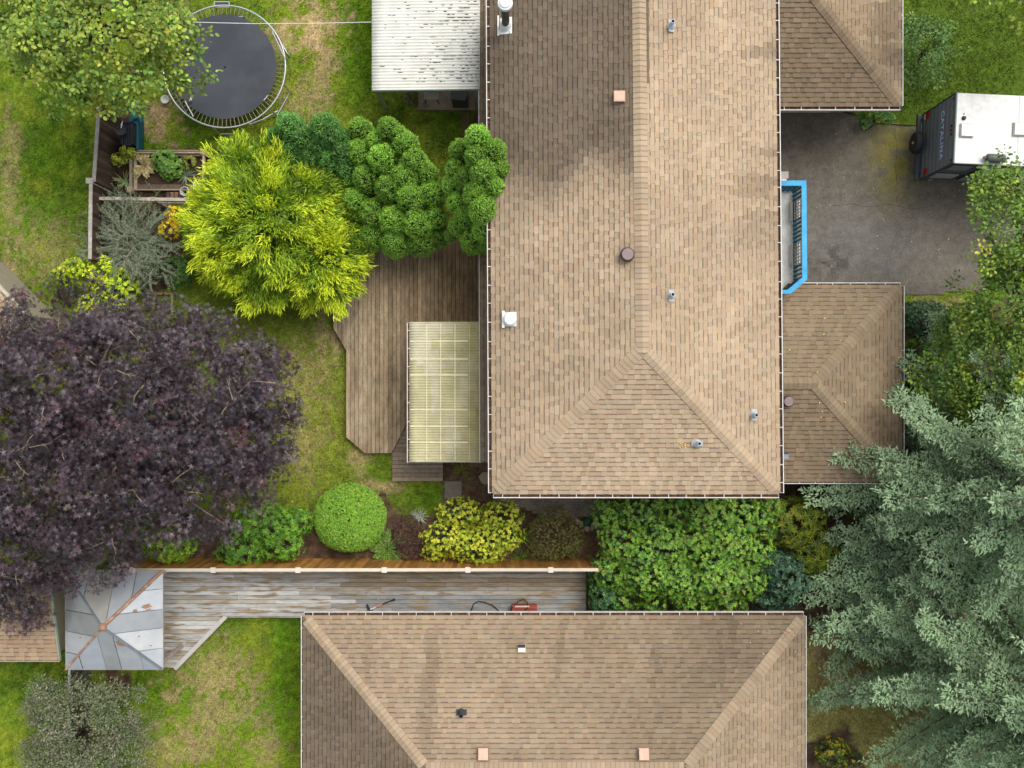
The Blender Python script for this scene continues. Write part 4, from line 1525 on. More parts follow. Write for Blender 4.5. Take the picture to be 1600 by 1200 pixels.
# ------------------------------------------------------------------ paving
def slab(name, px0, py0, px1, py1, z, col, label, cat='paving stone'):
    A, B = W(px0, py0, z), W(px1, py1, z)
    mb = MB()
    x0, x1, y0, y1 = A.x, B.x, B.y, A.y
    bv = .02
    mb.prism([(x0, y0), (x1, y0), (x1, y1), (x0, y1)], -.02, z - bv, col)
    b = len(mb.v)
    mb.prism([(x0 + .004, y0 + .004), (x1 - .004, y0 + .004), (x1 - .004, y1 - .004), (x0 + .004, y1 - .004)], z - bv + .001, z, col)
    o = mb.build(name, M['concrete'])
    tag(o, label, cat)
    return o


slab('paving_slab', 694.5, 752, 721.5, 779, .05, lin(126, 118, 104), 'square grey concrete paving slab at the corner of the step platform')
slab('patio', 653, -40, 742, 172, .06, lin(158, 140, 118), 'tan concrete patio slab under the white corrugated cover', 'patio')
slab('walkway_slab', 722, 172.8, 733.5, 270, .05, lin(112, 96, 66), 'narrow concrete walkway strip leading from the patio to the hedge', 'walkway')
mb = MB()
c = W(757.5, 747, .05)
ang = [0.3, 1.2, 2.0, 2.9, 3.9, 4.6, 5.4]
mb.prism([(c.x + .19 * math.cos(a2) * (1 + .2 * math.sin(3 * a2)), c.y + .22 * math.sin(a2)) for a2 in ang], -.01, .05, lin(150, 138, 112))
tag(mb.build('stepping_stone', M['concrete']), 'irregular pale stepping stone in the dirt near the house corner', 'stone')


def rock(px, py, rx, ry, z, col, label, grp=None):
    c = W(px, py, z)
    mb = MB()
    n_, m_ = 9, 6
    sd_ = random.uniform(0, 9)
    for i in range(m_ + 1):
        for k_ in range(n_):
            th_, ph_ = math.pi * i / m_, 2 * math.pi * k_ / n_
            r_ = 1 + .25 * math.sin(2.3 * ph_ + sd_ + 1.7 * th_) * math.sin(th_)
            mb.v.append((c.x + rx * r_ * math.sin(th_) * math.cos(ph_), c.y + ry * r_ * math.sin(th_) * math.sin(ph_), c.z + .7 * min(rx, ry) * math.cos(th_)))
    for i in range(m_):
        for k_ in range(n_):
            l_ = (k_ + 1) % n_
            mb.f.append((i * n_ + k_, (i + 1) * n_ + k_, (i + 1) * n_ + l_, i * n_ + l_)); mb.c.append(col)
    o = mb.build('rock', M['concrete'], smooth=False)
    tag(o, label, 'rock', grp)


rock(903, 815, .10, .09, .12, lin(180, 165, 145), 'small pinkish grey edging rock left of the mossy rock')
rock(909, 819, .08, .10, .12, lin(160, 145, 110), 'tan edging rock touching the mossy green rock')
rock(917.5, 815.5, .15, .13, .14, lin(50, 100, 75), 'mossy dark green topped edging rock')
rock(917, 826, .08, .12, .10, lin(165, 150, 130), 'narrow pale edging rock below the mossy rock')
rock(926, 823, .09, .14, .12, lin(150, 138, 100), 'olive tan edging rock between mossy rock and white rock')
rock(932, 818, .09, .16, .13, lin(190, 195, 200), 'long bluish white edging rock beside the rhododendron')

# ------------------------------------------------------------------ trampoline
zt = .92
tc = W(350.5, 104, zt)
TR = empty('trampoline', (tc.x, tc.y, 0), 'round black trampoline with bare springs and galvanised ring', 'trampoline')
Ro = 95.5 * (CAM_H - zt) / FPX
Rm = 81.5 * (CAM_H - zt) / FPX
mb = MB(); mb.tube([tc + Vector((Ro * math.cos(2 * math.pi * i / 72), Ro * math.sin(2 * math.pi * i / 72), 0)) for i in range(72)], .027, 8, closed=True)
mb.build('frame_ring', M['steel'], TR, smooth=True)
mb = MB()
mcx = Vector((-.12, .05, 0))
rings = [(Rm * t, -.05 * (1 - t * t)) for t in (1, .8, .6, .4, .2, .02)]
n_ = 64
for (r_, dz_) in rings:
    for i in range(n_):
        a2 = 2 * math.pi * i / n_
        mb.v.append((tc.x + r_ * math.cos(a2), tc.y + r_ * math.sin(a2), zt + dz_ - .01))
for j in range(len(rings) - 1):
    for i in range(n_):
        l_ = (i + 1) % n_
        mb.f.append((j * n_ + i, j * n_ + l_, (j + 1) * n_ + l_, (j + 1) * n_ + i)); mb.c.append((1, 1, 1))
mb.build('jumping_mat', M['net'], TR, smooth=True)
for i in range(84):
    a2 = 2 * math.pi * (i + .5) / 84
    mb = MB()
    e = Vector((math.cos(a2), math.sin(a2), 0))
    mb.tube([tc + e * (Rm - .01) + Vector((0, 0, -.012)), tc + e * (Rm + .05), tc + e * (Ro - .06), tc + e * Ro], [.005, .011, .011, .005], 5, (.26, .21, .15))
    mb.build('spring', M['plain'], TR)
for i in range(6):
    a2 = 2 * math.pi * (i + .3) / 6
    e = Vector((math.cos(a2), math.sin(a2), 0)); e2 = Vector((math.cos(a2 + .45), math.sin(a2 + .45), 0))
    mb = MB(); mb.tube([tc + e * Ro, tc + e * (Ro + .02) - Vector((0, 0, .88)), tc + e2 * (Ro + .02) - Vector((0, 0, .88)), tc + e2 * Ro], .022, 7)
    mb.build('leg', M['steel'], TR)
def tube_obj(name, pts, r_, m_, parent, col=(1, 1, 1), n_=6):
    mb = MB(); mb.tube(pts, r_, n_, col); return mb.build(name, m_, parent)
tube_obj('enclosure_pole', [W(425, 48, .95), W(446, 92, .95), W(454, 110, .3)], .02, M['steel'], TR)
tube_obj('enclosure_pole', [W(390, 194, .9), W(410, 187, .6), W(434, 173, .3)], .022, M['steel'], TR)
tube_obj('enclosure_pole', [W(289, 158, 1.0), W(302, 182, .93)], .02, M['white'], TR)
tube_obj('enclosure_pole', [W(412, 157, .96), W(419, 149, .96)], .014, M['white'], TR)
# ladder step at the ring
mb = MB()
for (pa, pb) in (((335, 3), (358, 3)), ((335, 11), (358, 11)), ((335, 3), (335, 11)), ((358, 3), (358, 11))):
    mb.tube([W(*pa, .5), W(*pb, .5)], .02, 6)
mb.build('ladder_step', M['steel'], TR)
mb = MB(); A, B = W(336, 4, .48), W(357, 10.5, .48); mb.box(A.x, B.x, B.y, A.y, .44, .47, (.10, .08, .09)); mb.build('ladder_tread', M['plain'], TR)
# things on and around it
mb = MB()
mb.tube([W(302, 34.5, 2.2), W(341, 35.7, 2.14), W(400, 37, 2.12), W(490, 36.5, 2.2), W(581, 34.5, 2.36)], .010, 5, (.85, .85, .82))
tag(mb.build('washing_line', M['plain']), 'thin white washing line crossing above the trampoline to the patio cover', 'rope')
mb = MB(); c = W(258, 155.5, .12); mb.lathe((c.x, c.y, 0), [(.04, .0), (.09, .03), (.13, .14), (.14, .15), (.125, .14), (.08, .05), (.002, .04)], 18, (.68, .72, .66))
tag(mb.build('bowl', M['plain'], smooth=True), 'small white bowl on the ground beside the trampoline', 'bowl')
mb = MB(); c = W(296, 158, 1.0)
mb.tube([c, c + Vector((.05, .03, .03)), c + Vector((.06, .09, .02)), c + Vector((.01, .13, .01))], [.03, .045, .04, .02], 6, (.60, .50, .46))
tag(mb.build('toy', M['plain']), 'small pinkish curled toy lying on the trampoline edge', 'toy')

# ------------------------------------------------------------------ clutter by the dark fence
BN = empty('storage_bench', W(212, 200, 0), 'teal storage bench half hidden behind the black crate', 'bench')
A, B = W(204, 160, .55), W(215, 232, .55)
mb = MB(); mb.box(A.x, B.x, B.y, A.y, .0, .5, (.01, .10, .13)); mb.build('box', M['plain'], BN)
mb = MB(); mb.box(A.x - .02, B.x + .02, B.y - .02, A.y + .02, .505, .55, (.012, .14, .18)); mb.build('lid', M['plain'], BN)
mb = MB(); A = W(207, 186, .6); mb.tube([A, A + Vector((.25, .06, .02)), A + Vector((.28, -.12, 0))], .05, 7, (.01, .12, .20)); mb.build('handle', M['plain'], BN)
CR = empty('crate', W(198, 208, 0), 'black slatted plastic crate on the teal bench', 'crate')
A, B = W(188, 190, .9), W(207, 227, .9)
mb = MB()
for (x0, x1, y0, y1) in ((A.x, B.x, A.y - .04, A.y), (A.x, B.x, B.y, B.y + .04), (A.x, A.x + .04, B.y, A.y), (B.x - .04, B.x, B.y, A.y)):
    mb.box(x0, x1, y0, y1, .56, .9, (.022, .026, .034))
mb.build('side', M['plain'], CR)
for t in np.linspace(.16, .84, 5):
    x = A.x + (B.x - A.x) * t
    mb = MB(); mb.box(x - .018, x + .018, B.y + .045, A.y - .045, .84, .87, (.035, .04, .055)); mb.build('slat', M['plain'], CR)
mb = MB(); mb.box(A.x + .05, B.x - .05, B.y + .05, A.y - .05, .57, .6, (.012, .013, .016)); mb.build('floor', M['plain'], CR)
PT = empty('flower_pot', W(191, 205, 0), 'round black flower pot resting on the black crate', 'pot')
c = W(189.5, 204.5, 1.05)
mb = MB(); mb.lathe((c.x, c.y, .88), [(.10, 0), (.145, .2), (.16, .2), (.16, .235), (.14, .235), (.135, .17)], 20, (.06, .065, .07)); mb.build('pot', M['plain'], PT)
mb = MB(); mb.lathe((c.x, c.y, .88), [(.002, .17), (.136, .165)], 20, (.05, .02, .016)); mb.build('soil', M['plain'], PT)
mb = MB(); mb.tube([W(189, 200, 1.1), W(190, 195, 1.14), W(191, 190, 1.12)], [.02, .024, .012], 6, (.75, .75, .75))
tag(mb.build('garden_trowel', M['plain']), 'small white handled trowel above the black flower pot', 'tool')
mb = MB(); mb.lathe(W(218.5, 186, .5), [(.002, -.05), (.05, -.03), (.06, .0), (.04, .04), (.002, .05)], 12, (.82, .82, .8))
tag(mb.build('ball', M['plain'], smooth=True), 'small white ball at the edge of the teal bench', 'ball')
mb = MB(); A, B = W(219, 188, .08), W(221.5, 232, .08); mb.box(A.x, B.x, B.y, A.y, 0, .1, lin(170, 140, 118))
tag(mb.build('edging_board', M['wood']), 'pinkish edging board between the teal bench and dry grass', 'board')

# raised vegetable bed
RB = empty('raised_bed', W(262, 270, 0), 'weathered timber raised bed growing vegetables', 'raised bed')
bh = .5
bw_col = lambda: tuple(np.array(lin(182, 166, 142)) * random.uniform(.75, 1.1))
bl, br, bt2, bb = W(203, 0, bh).x, W(318, 0, bh).x, W(0, 238, bh).y, W(0, 296, bh).y
for (p, q2, zz, ww) in (((bl, bt2), (br, bt2), .42, .05), ((bl, bt2 + .08), (br - .2, bt2 + .08), .36, .04), ((bl, bt2 - .07), (br, bt2 - .07), .30, .04), ((bl, bb), (br, bb), .42, .045), ((br, bb), (br, bt2), .46, .07), ((bl, bb), (bl, bt2), .40, .07), ((bl + .10, bb), (bl + .10, bt2), .25, .10)):
    mb = MB(); mb.bar((*p, zz), (*q2, zz), ww, .12, bw_col()); mb.build('board', M['wood'], RB)
for (x, y) in ((bl, bb), (br, bb), (bl, bt2), (br, bt2)):
    mb = MB(); mb.box(x - .08, x + .08, y - .08, y + .08, 0, .56, lin(196, 168, 136)); mb.build('post', M['wood'], RB)
mb = MB(); mb.box(bl + .02, br - .04, bb + .03, bt2 - .03, 0, .2, (.105, .066, .046)); mb.build('soil', M['gravel'], RB)
mb = MB(); mb.box(bl + .05, br - .05, bb + .04, bb + .22, .19, .24, lin(120, 104, 90)); mb.build('inner_board', M['wood'], RB)
BU = empty('bucket', W(288, 298, 0), 'white bucket with blue inside on the bed corner', 'bucket')
c = W(288, 298.5, .6)
mb = MB(); mb.lathe((c.x, c.y, .25), [(.11, 0), (.145, .30), (.155, .33), (.14, .33), (.105, .02)], 20, (.72, .76, .78)); mb.build('body', M['plain'], BU, smooth=False)
mb = MB(); mb.lathe((c.x, c.y, .25), [(.002, .06), (.113, .06)], 20, (.10, .30, .50)); mb.build('water', M['plain'], BU)
mb = MB(); c = W(307.5, 289, .5); mb.lathe(c, [(.002, .012), (.12, .01), (.14, .0), (.13, -.02)], 20, (.62, .68, .64), ax=(.75, .15, .6))
tag(mb.build('plastic_disc', M['plain']), 'pale round lid leaning inside the raised bed corner', 'disc')
PL = empty('pallet', W(276, 306, 0), 'small wooden pallet lying below the raised bed', 'pallet')
for i in range(5):
    A, B = W(260 + i * 6.5, 300, .14), W(265 + i * 6.5, 312, .14)
    mb = MB(); mb.box(A.x, B.x, B.y, A.y, .10, .14, lin(186, 150, 116) if i in (1, 2) else lin(120, 108, 100)); mb.build('slat', M['wood'], PL)
mb = MB(); A, B = W(259, 302, .09), W(292, 304, .09); mb.box(A.x, B.x, B.y, A.y, 0, .09, (.2, .16, .12)); A, B = W(259, 308, .09), W(292, 310, .09); mb.box(A.x, B.x, B.y, A.y, 0, .09, (.2, .16, .12)); mb.build('runner', M['wood'], PL)
mb = MB(); c = W(194, 309, .3); mb.tube([c + Vector((.14 * math.cos(t), .13 * math.sin(t), .0)) for t in np.linspace(-.2, 3.4, 12)], .010, 5, (.55, .48, .42))
tag(mb.build('plant_hoop', M['plain']), 'thin bent plant support hoop above the pale rail', 'hoop')
mb = MB(); A, B = W(232, 457, .07), W(268, 460.5, .07); mb.box(A.x, B.x, B.y, A.y, 0, .08, lin(150, 126, 92)); A, B = W(267, 457, .07), W(271, 492, .07); mb.box(A.x, B.x, B.y, A.y, 0, .085, lin(150, 140, 110))
tag(mb.build('edging_timber', M['wood']), 'old edging timber frame corner between the purple tree and lawn', 'timber')

# ------------------------------------------------------------------ patio things
GR = empty('covered_grill', W(718, 150, 0), 'grey covered barbecue grill under the patio cover edge', 'grill')
A, B = W(704, 128, 1.0), W(731, 157, 1.0)
mb = MB(); mb.box(A.x + .03, B.x - .03, B.y + .03, A.y, 0.06, .97, (.10, .105, .11)); mb.build('body', M['plain'], GR)
mb = MB(); mb.prism([(A.x, B.y + .05), (B.x - .1, B.y), (B.x, B.y + .2), (B.x, A.y), (A.x, A.y)], .90, 1.0, (.165, .17, .18)); mb.build('cover', M['plain'], GR)
CH = empty('lawn_chair', W(675, 152, 0), 'thin framed patio chair standing on the tan concrete', 'chair')
c = W(674, 146, .45)
for (dx, dy) in ((-.22, -.22), (.22, -.22), (-.22, .22), (.22, .22)):
    mb = MB(); mb.bar((c.x + dx, c.y + dy, .06), (c.x + dx * .85, c.y + dy * .85, .44), .025, .025, (.08, .07, .06)); mb.build('leg', M['plain'], CH)
mb = MB(); mb.box(c.x - .24, c.x + .24, c.y - .2, c.y + .22, .43, .46, (.46, .42, .38)); mb.build('seat', M['plain'], CH)
mb = MB(); mb.box(c.x - .24, c.x + .24, c.y + .22, c.y + .26, .44, .95, (.35, .33, .31)); mb.build('backrest', M['plain'], CH)
mb = MB(); c = W(664, 163.5, .12); mb.lathe((c.x, c.y, .06), [(.07, 0), (.09, .14), (.075, .14), (.07, .05), (.002, .05)], 14, (.30, .40, .34))
tag(mb.build('planter_cup', M['plain'], smooth=True), 'small grey green pot on the tan patio corner', 'pot')

# ------------------------------------------------------------------ tools on the painted deck
BR = empty('deck_brush', W(595, 947, .27), 'black and red long handled brush lying on the painted deck', 'brush')
zb = .30
mb = MB(); mb.tube([W(578, 953, zb), W(597, 944, zb)], .022, 7, (.75, .72, .68)); mb.build('lower_handle', M['plain'], BR)
mb = MB(); mb.tube([W(588, 948.5, zb + .01), W(597, 944.5, zb + .01)], .024, 7, (.62, .22, .12)); mb.build('collar', M['plain'], BR)
mb = MB(); mb.tube([W(597, 944, zb), W(609, 939.5, zb), W(617, 936.5, zb)], [.018, .02, .045], 7, (.03, .03, .032)); mb.build('grip', M['plain'], BR)
mb = MB(); mb.tube([W(573.5, 944.5, zb), W(578, 956, zb)], [.03, .05], 7, (.025, .025, .028)); mb.tube([W(573, 955, zb), W(582, 953, zb)], .03, 7, (.025, .025, .028)); mb.build('head', M['plain'], BR)
mb = MB(); mb.tube([W(733, 968, .3), W(736, 956, .3), W(740, 944, .3), W(747, 939.5, .3), W(757, 941, .3), W(770, 946, .3), W(778, 953, .3), W(786, 964, .3)], .016, 6, (.02, .02, .022))
tag(mb.build('hose', M['plain']), 'black hose looped over the deck edge left of the red machine', 'hose')
PW = empty('pressure_washer', W(820, 954, .27), 'red boxy machine with black cord on the painted deck', 'machine')
A, B = W(800, 946, .55), W(839, 962, .55)
mb = MB(); mb.box(A.x, B.x, B.y, A.y, .27, .5, (.36, .075, .05)); mb.build('body', M['plain'], PW)
for i in range(3):
    mb = MB(); y = A.y - .05 - i * .10; mb.box(A.x + .03, B.x - .03, y - .05, y, .5, .54, (.42, .10, .07) if i != 1 else (.30, .05, .04)); mb.build('rib', M['plain'], PW)
mb = MB(); mb.box(A.x + .1, B.x - .25, A.y - .055, A.y - .01, .54, .56, (.70, .62, .55)); mb.build('label_strip', M['plain'], PW)
mb = MB(); mb.tube([W(793, 962, .35), W(801, 949, .5), W(809, 940, .4), W(818, 936.5, .35), W(824, 941, .4), W(824.5, 950, .58), W(815, 958, .58)], .018, 6, (.02, .02, .022)); mb.build('cord', M['plain'], PW)

# ------------------------------------------------------------------ travel trailer
TA = R(-2.6)
tx, ty = Vector((math.cos(TA), math.sin(TA), 0)), Vector((-math.sin(TA), math.cos(TA), 0))
zt3, zf = 3.0, .55
t_nw, t_sw = W(1493.5, 145, zt3), W(1491, 253.5, zt3)
WT = (t_nw - t_sw).dot(ty)
t0 = t_sw.copy(); t0.z = 0
LT = 6.2
TT = empty('travel_trailer', t0 + tx * 3 + ty * WT / 2, 'travel trailer with white roof and charcoal rear wall on the driveway', 'trailer')
TP = lambda a, b, z: t0 + tx * a + ty * b + Vector((0, 0, z))
UPV = Vector((0, 0, 1))
mb = MB(); mb.obox(TP(LT / 2 + .03, WT / 2, (zf + zt3) / 2 - .02), tx, ty, UPV, LT / 2 - .05, WT / 2 - .03, (zt3 - zf) / 2 - .04, (.10, .105, .11)); mb.build('body', M['plain'], TT)
mb = MB(); mb.obox(TP(LT / 2, WT / 2, zt3 - .02), tx, ty, UPV, LT / 2, WT / 2, .02, (1.12, 1.14, 1.14)); mb.build('roof', M['white'], TT)
mb = MB(); mb.obox(TP(-.012, WT / 2, zt3 - .03), tx, ty, UPV, .018, WT / 2 + .015, .045, (.16, .22, .21)); mb.obox(TP(LT / 2, -.01, zt3 - .03), tx, ty, UPV, LT / 2, .015, .035, (.50, .53, .52)); mb.build('roof_trim', M['plain'], TT)
nr = 17
for i in range(nr):      # rear siding ribs
    za_, zb_ = zf + (zt3 - .07 - zf) * i / nr, zf + (zt3 - .07 - zf) * (i + 1) / nr
    sh_ = .17 + .05 * (i % 2)
    mb = MB()
    mb.obox(TP(-.005 - .006 * (i % 2), WT / 2, (za_ + zb_) / 2), tx, ty, UPV, .012, WT / 2 - .01, (zb_ - za_) / 2 - .007, (sh_ * .92, sh_, sh_ * 1.05))
    mb.build('siding_strip', M['plain'], TT)
for (b0, c) in ((-.02, (.05, .055, .06)), (WT + .02, (.05, .055, .06))):
    mb = MB(); mb.obox(TP(.0, b0, (zf + zt3) / 2), tx, ty, UPV, .03, .015, (zt3 - zf) / 2, c); mb.build('corner_trim', M['plain'], TT)
mb = MB(); mb.obox(TP(-.13, WT / 2, .58), tx, ty, UPV, .06, WT / 2 + .02, .06, (.07, .085, .10)); mb.build('bumper', M['plain'], TT)
mb = MB(); mb.obox(TP(-.04, .18, .55), tx, ty, UPV, .06, .04, .04, (.03, .03, .03)); mb.obox(TP(-.04, WT - .18, .55), tx, ty, UPV, .06, .04, .04, (.03, .03, .03)); mb.build('bumper_bracket', M['plain'], TT)
# spare wheel on the bumper
wc = TP(-.32, WT * .52, .92)
mb = MB(); mb.lathe(wc, [(.20, -.10), (.30, -.11), (.345, -.07), (.355, 0), (.345, .07), (.30, .11), (.20, .10)], 28, (1, 1, 1), ax=-tx)
sp = mb.build('spare_wheel', M['rubber'], TT, smooth=True)
mb = MB(); mb.lathe(wc, [(.21, .09), (.19, .06), (.10, .05), (.07, .085), (.002, .085)], 20, (.42, .42, .40), ax=-tx); mb.build('rim', M['plain'], sp)
mb = MB(); mb.lathe(wc - tx * .10, [(.05, 0), (.045, .03), (.002, .03)], 12, (.55, .42, .15), ax=-tx); mb.build('hub', M['plain'], sp)
mb = MB(); mb.obox(wc + tx * .15 - UPV * .2, tx, ty, UPV, .10, .04, .2, (.04, .04, .04)); mb.build('carrier', M['plain'], sp)
# lights
def tlight(name, b, z, hb, hz2, col, depth=.03):
    mb = MB(); mb.obox(TP(-.03, b, z), tx, ty, UPV, depth, hb, hz2, col); mb.build(name, M['plain'], TT)
tlight('tail_light', WT - .13, 1.02, .09, .10, (.36, .012, .012))
tlight('reversing_light', WT - .13, .86, .085, .05, (.80, .78, .74))
tlight('tail_light', .16, 1.02, .09, .10, (.36, .012, .012))
for b in (WT - .12, .1): tlight('marker_light', b, 2.85, .035, .03, (.22, .01, .012))
for b in (WT * .55, WT * .49, WT * .43): tlight('marker_light', b, 2.78, .03, .03, (.10, .012, .014))
# rear lettering
fc = bpy.data.curves.new('lettering', 'FONT')
fc.body = 'CATALINA'
fc.size = .29
fc.offset = .006
fc.extrude = .004
fc.space_character = 1.12
fc.align_x = 'CENTER'; fc.align_y = 'CENTER'
txt = bpy.data.objects.new('lettering', fc)
COL.objects.link(txt)
lm = mat('lettering_paint', (.55, .70, 1.0), .5, nscale=5, namt=.05)
fc.materials.append(lm)
me_t = bpy.data.meshes.new_from_object(txt)
bpy.data.objects.remove(txt)
txt = bpy.data.objects.new('lettering', me_t)
COL.objects.link(txt)
at_ = me_t.attributes.new('Col', 'FLOAT_COLOR', 'FACE')
at_.data.foreach_set('color', np.ones(len(me_t.polygons) * 4, dtype=np.float32))
txt.parent = TT
zc_ = -tx
m3 = Matrix((-ty, UPV, zc_)).transposed()
txt.matrix_local = Matrix.Translation(TP(-.035, WT * .50, 2.13) - origin_of(TT)) @ m3.to_4x4()
for a_2 in (1.9, 3.7):
    mb = MB(); mb.obox(TP(a_2, WT / 2, zt3 + .002), tx, ty, UPV, .02, WT / 2 - .02, .004, (.62, .62, .60)); mb.build('roof_seam', M['plain'], TT)
# roof fittings
def hatch(px, py, hx, hy, col):
    c = W(px, py, zt3 + .05)
    mb = MB(); mb.obox(c - UPV * .02, tx, ty, UPV, hx + .025, hy + .025, .025, (.50, .44, .40)); o = mb.build('roof_hatch', M['plain'], TT)
    mb = MB(); mb.obox(c + UPV * .025, tx, ty, UPV, hx, hy, .02, col); mb.build('lid', M['plain'], o)
hatch(1511, 203.5, .18, .18, (.82, .83, .84))
hatch(1598, 202, .26, .18, (.66, .72, .66))
c = W(1507, 184, zt3 + .05)
mb = MB(); mb.lathe((c.x, c.y, zt3), [(.07, 0), (.06, .02), (.05, .07), (.035, .09), (.002, .09)], 14, (.05, .05, .055)); mb.build('plumbing_vent', M['plain'], TT)
c = W(1506.5, 177.5, zt3 + .02)
mb = MB(); mb.lathe((c.x, c.y, zt3), [(.02, 0), (.02, .03), (.002, .04)], 8, (.25, .30, .27)); mb.build('antenna_base', M['plain'], TT)
ca_, cb_ = W(1541, 246.5, zt3 + .13), W(1570, 248.5, zt3 + .13)
d_ = (cb_ - ca_).normalized()
mb = MB(); mb.lathe(ca_, [(.002, 0), (.09, .0), (.125, .04), (.13, .1), (.13, (cb_ - ca_).length - .1), (.12, (cb_ - ca_).length - .02), (.002, (cb_ - ca_).length)], 16, (.085, .10, .10), ax=d_); o = mb.build('roof_tank', M['plain'], TT, smooth=False)
mb = MB(); mb.lathe(ca_ - d_ * .1, [(.03, 0), (.05, .04), (.04, .1)], 10, (.20, .14, .13), ax=d_); mb.build('nozzle', M['plain'], o)
# south side: awning tube, windows, panels, wheel
aw0, aw1 = TP(1.05, -.10, 2.72), TP(LT - .4, -.10, 2.72)
mb = MB(); mb.tube([aw0, aw1], .075, 10, (.40, .41, .41)); o = mb.build('awning_roll', M['plain'], TT, smooth=True)
for p_ in (aw0, aw1):
    mb = MB(); mb.lathe(p_, [(.09, -.02), (.09, .03)], 10, (.62, .60, .50), ax=tx); mb.build('end_cap', M['plain'], o)
for a_2 in (1.0, LT - .4):
    mb = MB(); mb.bar(TP(a_2, -.06, 2.66), TP(a_2, -.05, 1.0), .05, .03, (.03, .03, .035), up=tx); mb.build('arm', M['plain'], o)
for (a0, a1, z0, z1, c, nm, mt) in ((1.35, 2.5, 1.45, 2.2, (1, 1, 1), 'window', 'glass'), (.12, .85, 1.0, 1.5, (.34, .35, .37), 'side_panel', 'plain'), (.15, .75, 2.1, 2.6, (.20, .21, .22), 'side_panel', 'plain'),
                                (3.0, 3.7, .75, 2.6, (.17, .175, .18), 'entry_door', 'plain'), (1.0, 2.8, .75, 1.3, (.22, .225, .24), 'side_panel', 'plain')):
    mb = MB(); mb.obox(TP((a0 + a1) / 2, -.005 - .004, (z0 + z1) / 2), tx, ty, UPV, (a1 - a0) / 2, .018, (z1 - z0) / 2, c); mb.build(nm, M[mt], TT)
mb = MB(); mb.obox(TP(.98, -.02, 2.75), tx, ty, UPV, .06, .04, .06, (.50, .55, .52)); mb.build('porch_light', M['plain'], TT)
for a_2 in (2.6, 3.4):
    for b in (.12, WT - .12):
        mb = MB(); mb.lathe(TP(a_2, b, .34), [(.18, -.1), (.31, -.1), (.335, 0), (.31, .1), (.18, .1)], 22, (1, 1, 1), ax=ty); o = mb.build('wheel', M['rubber'], TT, smooth=True)
        mb = MB(); mb.lathe(TP(a_2, b, .34), [(.19, -.09), (.002, -.07)], 14, (.45, .45, .45), ax=ty); mb.build('rim', M['plain'], o)
mb = MB(); mb.obox(TP(LT / 2, WT / 2, .48), tx, ty, UPV, LT / 2 - .1, .45, .06, (.02, .02, .02)); mb.build('chassis', M['plain'], TT)
for a_2 in (.5,):
    mb = MB(); mb.bar(TP(a_2, .1, .02), TP(a_2, .1, .5), .05, .05, (.45, .44, .40)); mb.build('stabiliser_jack', M['plain'], TT)
mb = MB()
hp = [(1318, 175), (1327, 177), (1337, 180), (1344, 186), (1346, 195), (1346, 201), (1352, 203), (1358, 201), (1365, 195), (1373, 192.5), (1395, 194), (1415, 196), (1438, 195.5)]
mb.tube([W(a2[0], a2[1], .05) for a2 in hp], .018, 6, (.02, .022, .022))
tag(mb.build('hose', M['plain']), 'black hose curling over the driveway edge to the trailer', 'hose')

# ------------------------------------------------------------------ vegetation
def pal(cols, n, jit=.18):
    """n colours drawn from a list of (colour, weight)"""
    cs = np.array([c for c, _ in cols], float)
    ws = np.array([w_ for _, w_ in cols], float)
    c = cs[rng.choice(len(cs), n, p=ws / ws.sum())]
    return c * rng.uniform(1 - jit, 1 + jit, (n, 1)) * rng.uniform(.94, 1.06, (n, 3))


def limbs(root, base, tips, r0, mat_=None, fork=.45, name='trunk', wob=.15):
    """tapered trunk from base up to a fork, and limbs from there to the tips"""
    base = Vector(base)
    cen = sum((Vector(t) for t in tips), Vector()) / len(tips)
    mb = MB()
    fk = base.lerp(cen, fork)
    fk.x = base.x + (cen.x - base.x) * fork * .7
    mb.tube([base - Vector((0, 0, .05)), base.lerp(fk, .3), base.lerp(fk, .7), fk], [r0 * 1.25, r0, r0 * .85, r0 * .75], 9)
    for t in tips:
        t = Vector(t)
        L = (t - fk).length
        j = lambda s: Vector((random.uniform(-1, 1), random.uniform(-1, 1), random.uniform(-.3, 1))) * s * L * wob
        mb.tube([fk, fk.lerp(t, .35) + j(1), fk.lerp(t, .7) + j(.7), t], [r0 * .55, r0 * .34, r0 * .2, r0 * .06], 6)
    return mb.build(name, mat_ or M['bark'], root, smooth=True)


def lobe_points(lobes, n, shell=.72, zmin=-.25, lump=.22):
    """points in the outer shell of a union of ellipsoid lobes; lobe = (centre Vector, rx, ry, rz). returns points, outward normals"""
    wts = np.array([l[1] * l[2] for l in lobes]); wts = wts / wts.sum()
    pick = rng.choice(len(lobes), n, p=wts)
    C = np.array([list(l[0]) for l in lobes])[pick]
    Rr = np.array([[l[1], l[2], l[3]] for l in lobes])[pick]
    d = rdir(n * 3)
    d = d[d[:, 2] > zmin]
    while len(d) < n: d = np.concatenate([d, rdir(n)[:]]); d = d[d[:, 2] > zmin]
    d = d[:n]
    rad = shell + (1 - shell) * rng.random(n) ** .6
    az = np.arctan2(d[:, 1], d[:, 0])
    lum = 1 + lump * np.sin(az * 5 + pick * 2.1 + d[:, 2] * 4) * .5 + lump * rng.normal(0, .35, n)
    P = C + d * Rr * (rad * lum)[:, None]
    N = nrm(d / Rr)
    return P, N


def drop_inside(P, N, lobes, k=.62):
    """drop points buried deep inside another lobe"""
    keep = np.ones(len(P), bool)
    for c, rx, ry, rz in lobes:
        q = (P - np.array(list(c))) / np.array([rx, ry, rz])
        keep &= (q ** 2).sum(1) > k * k
    return P[keep], N[keep]


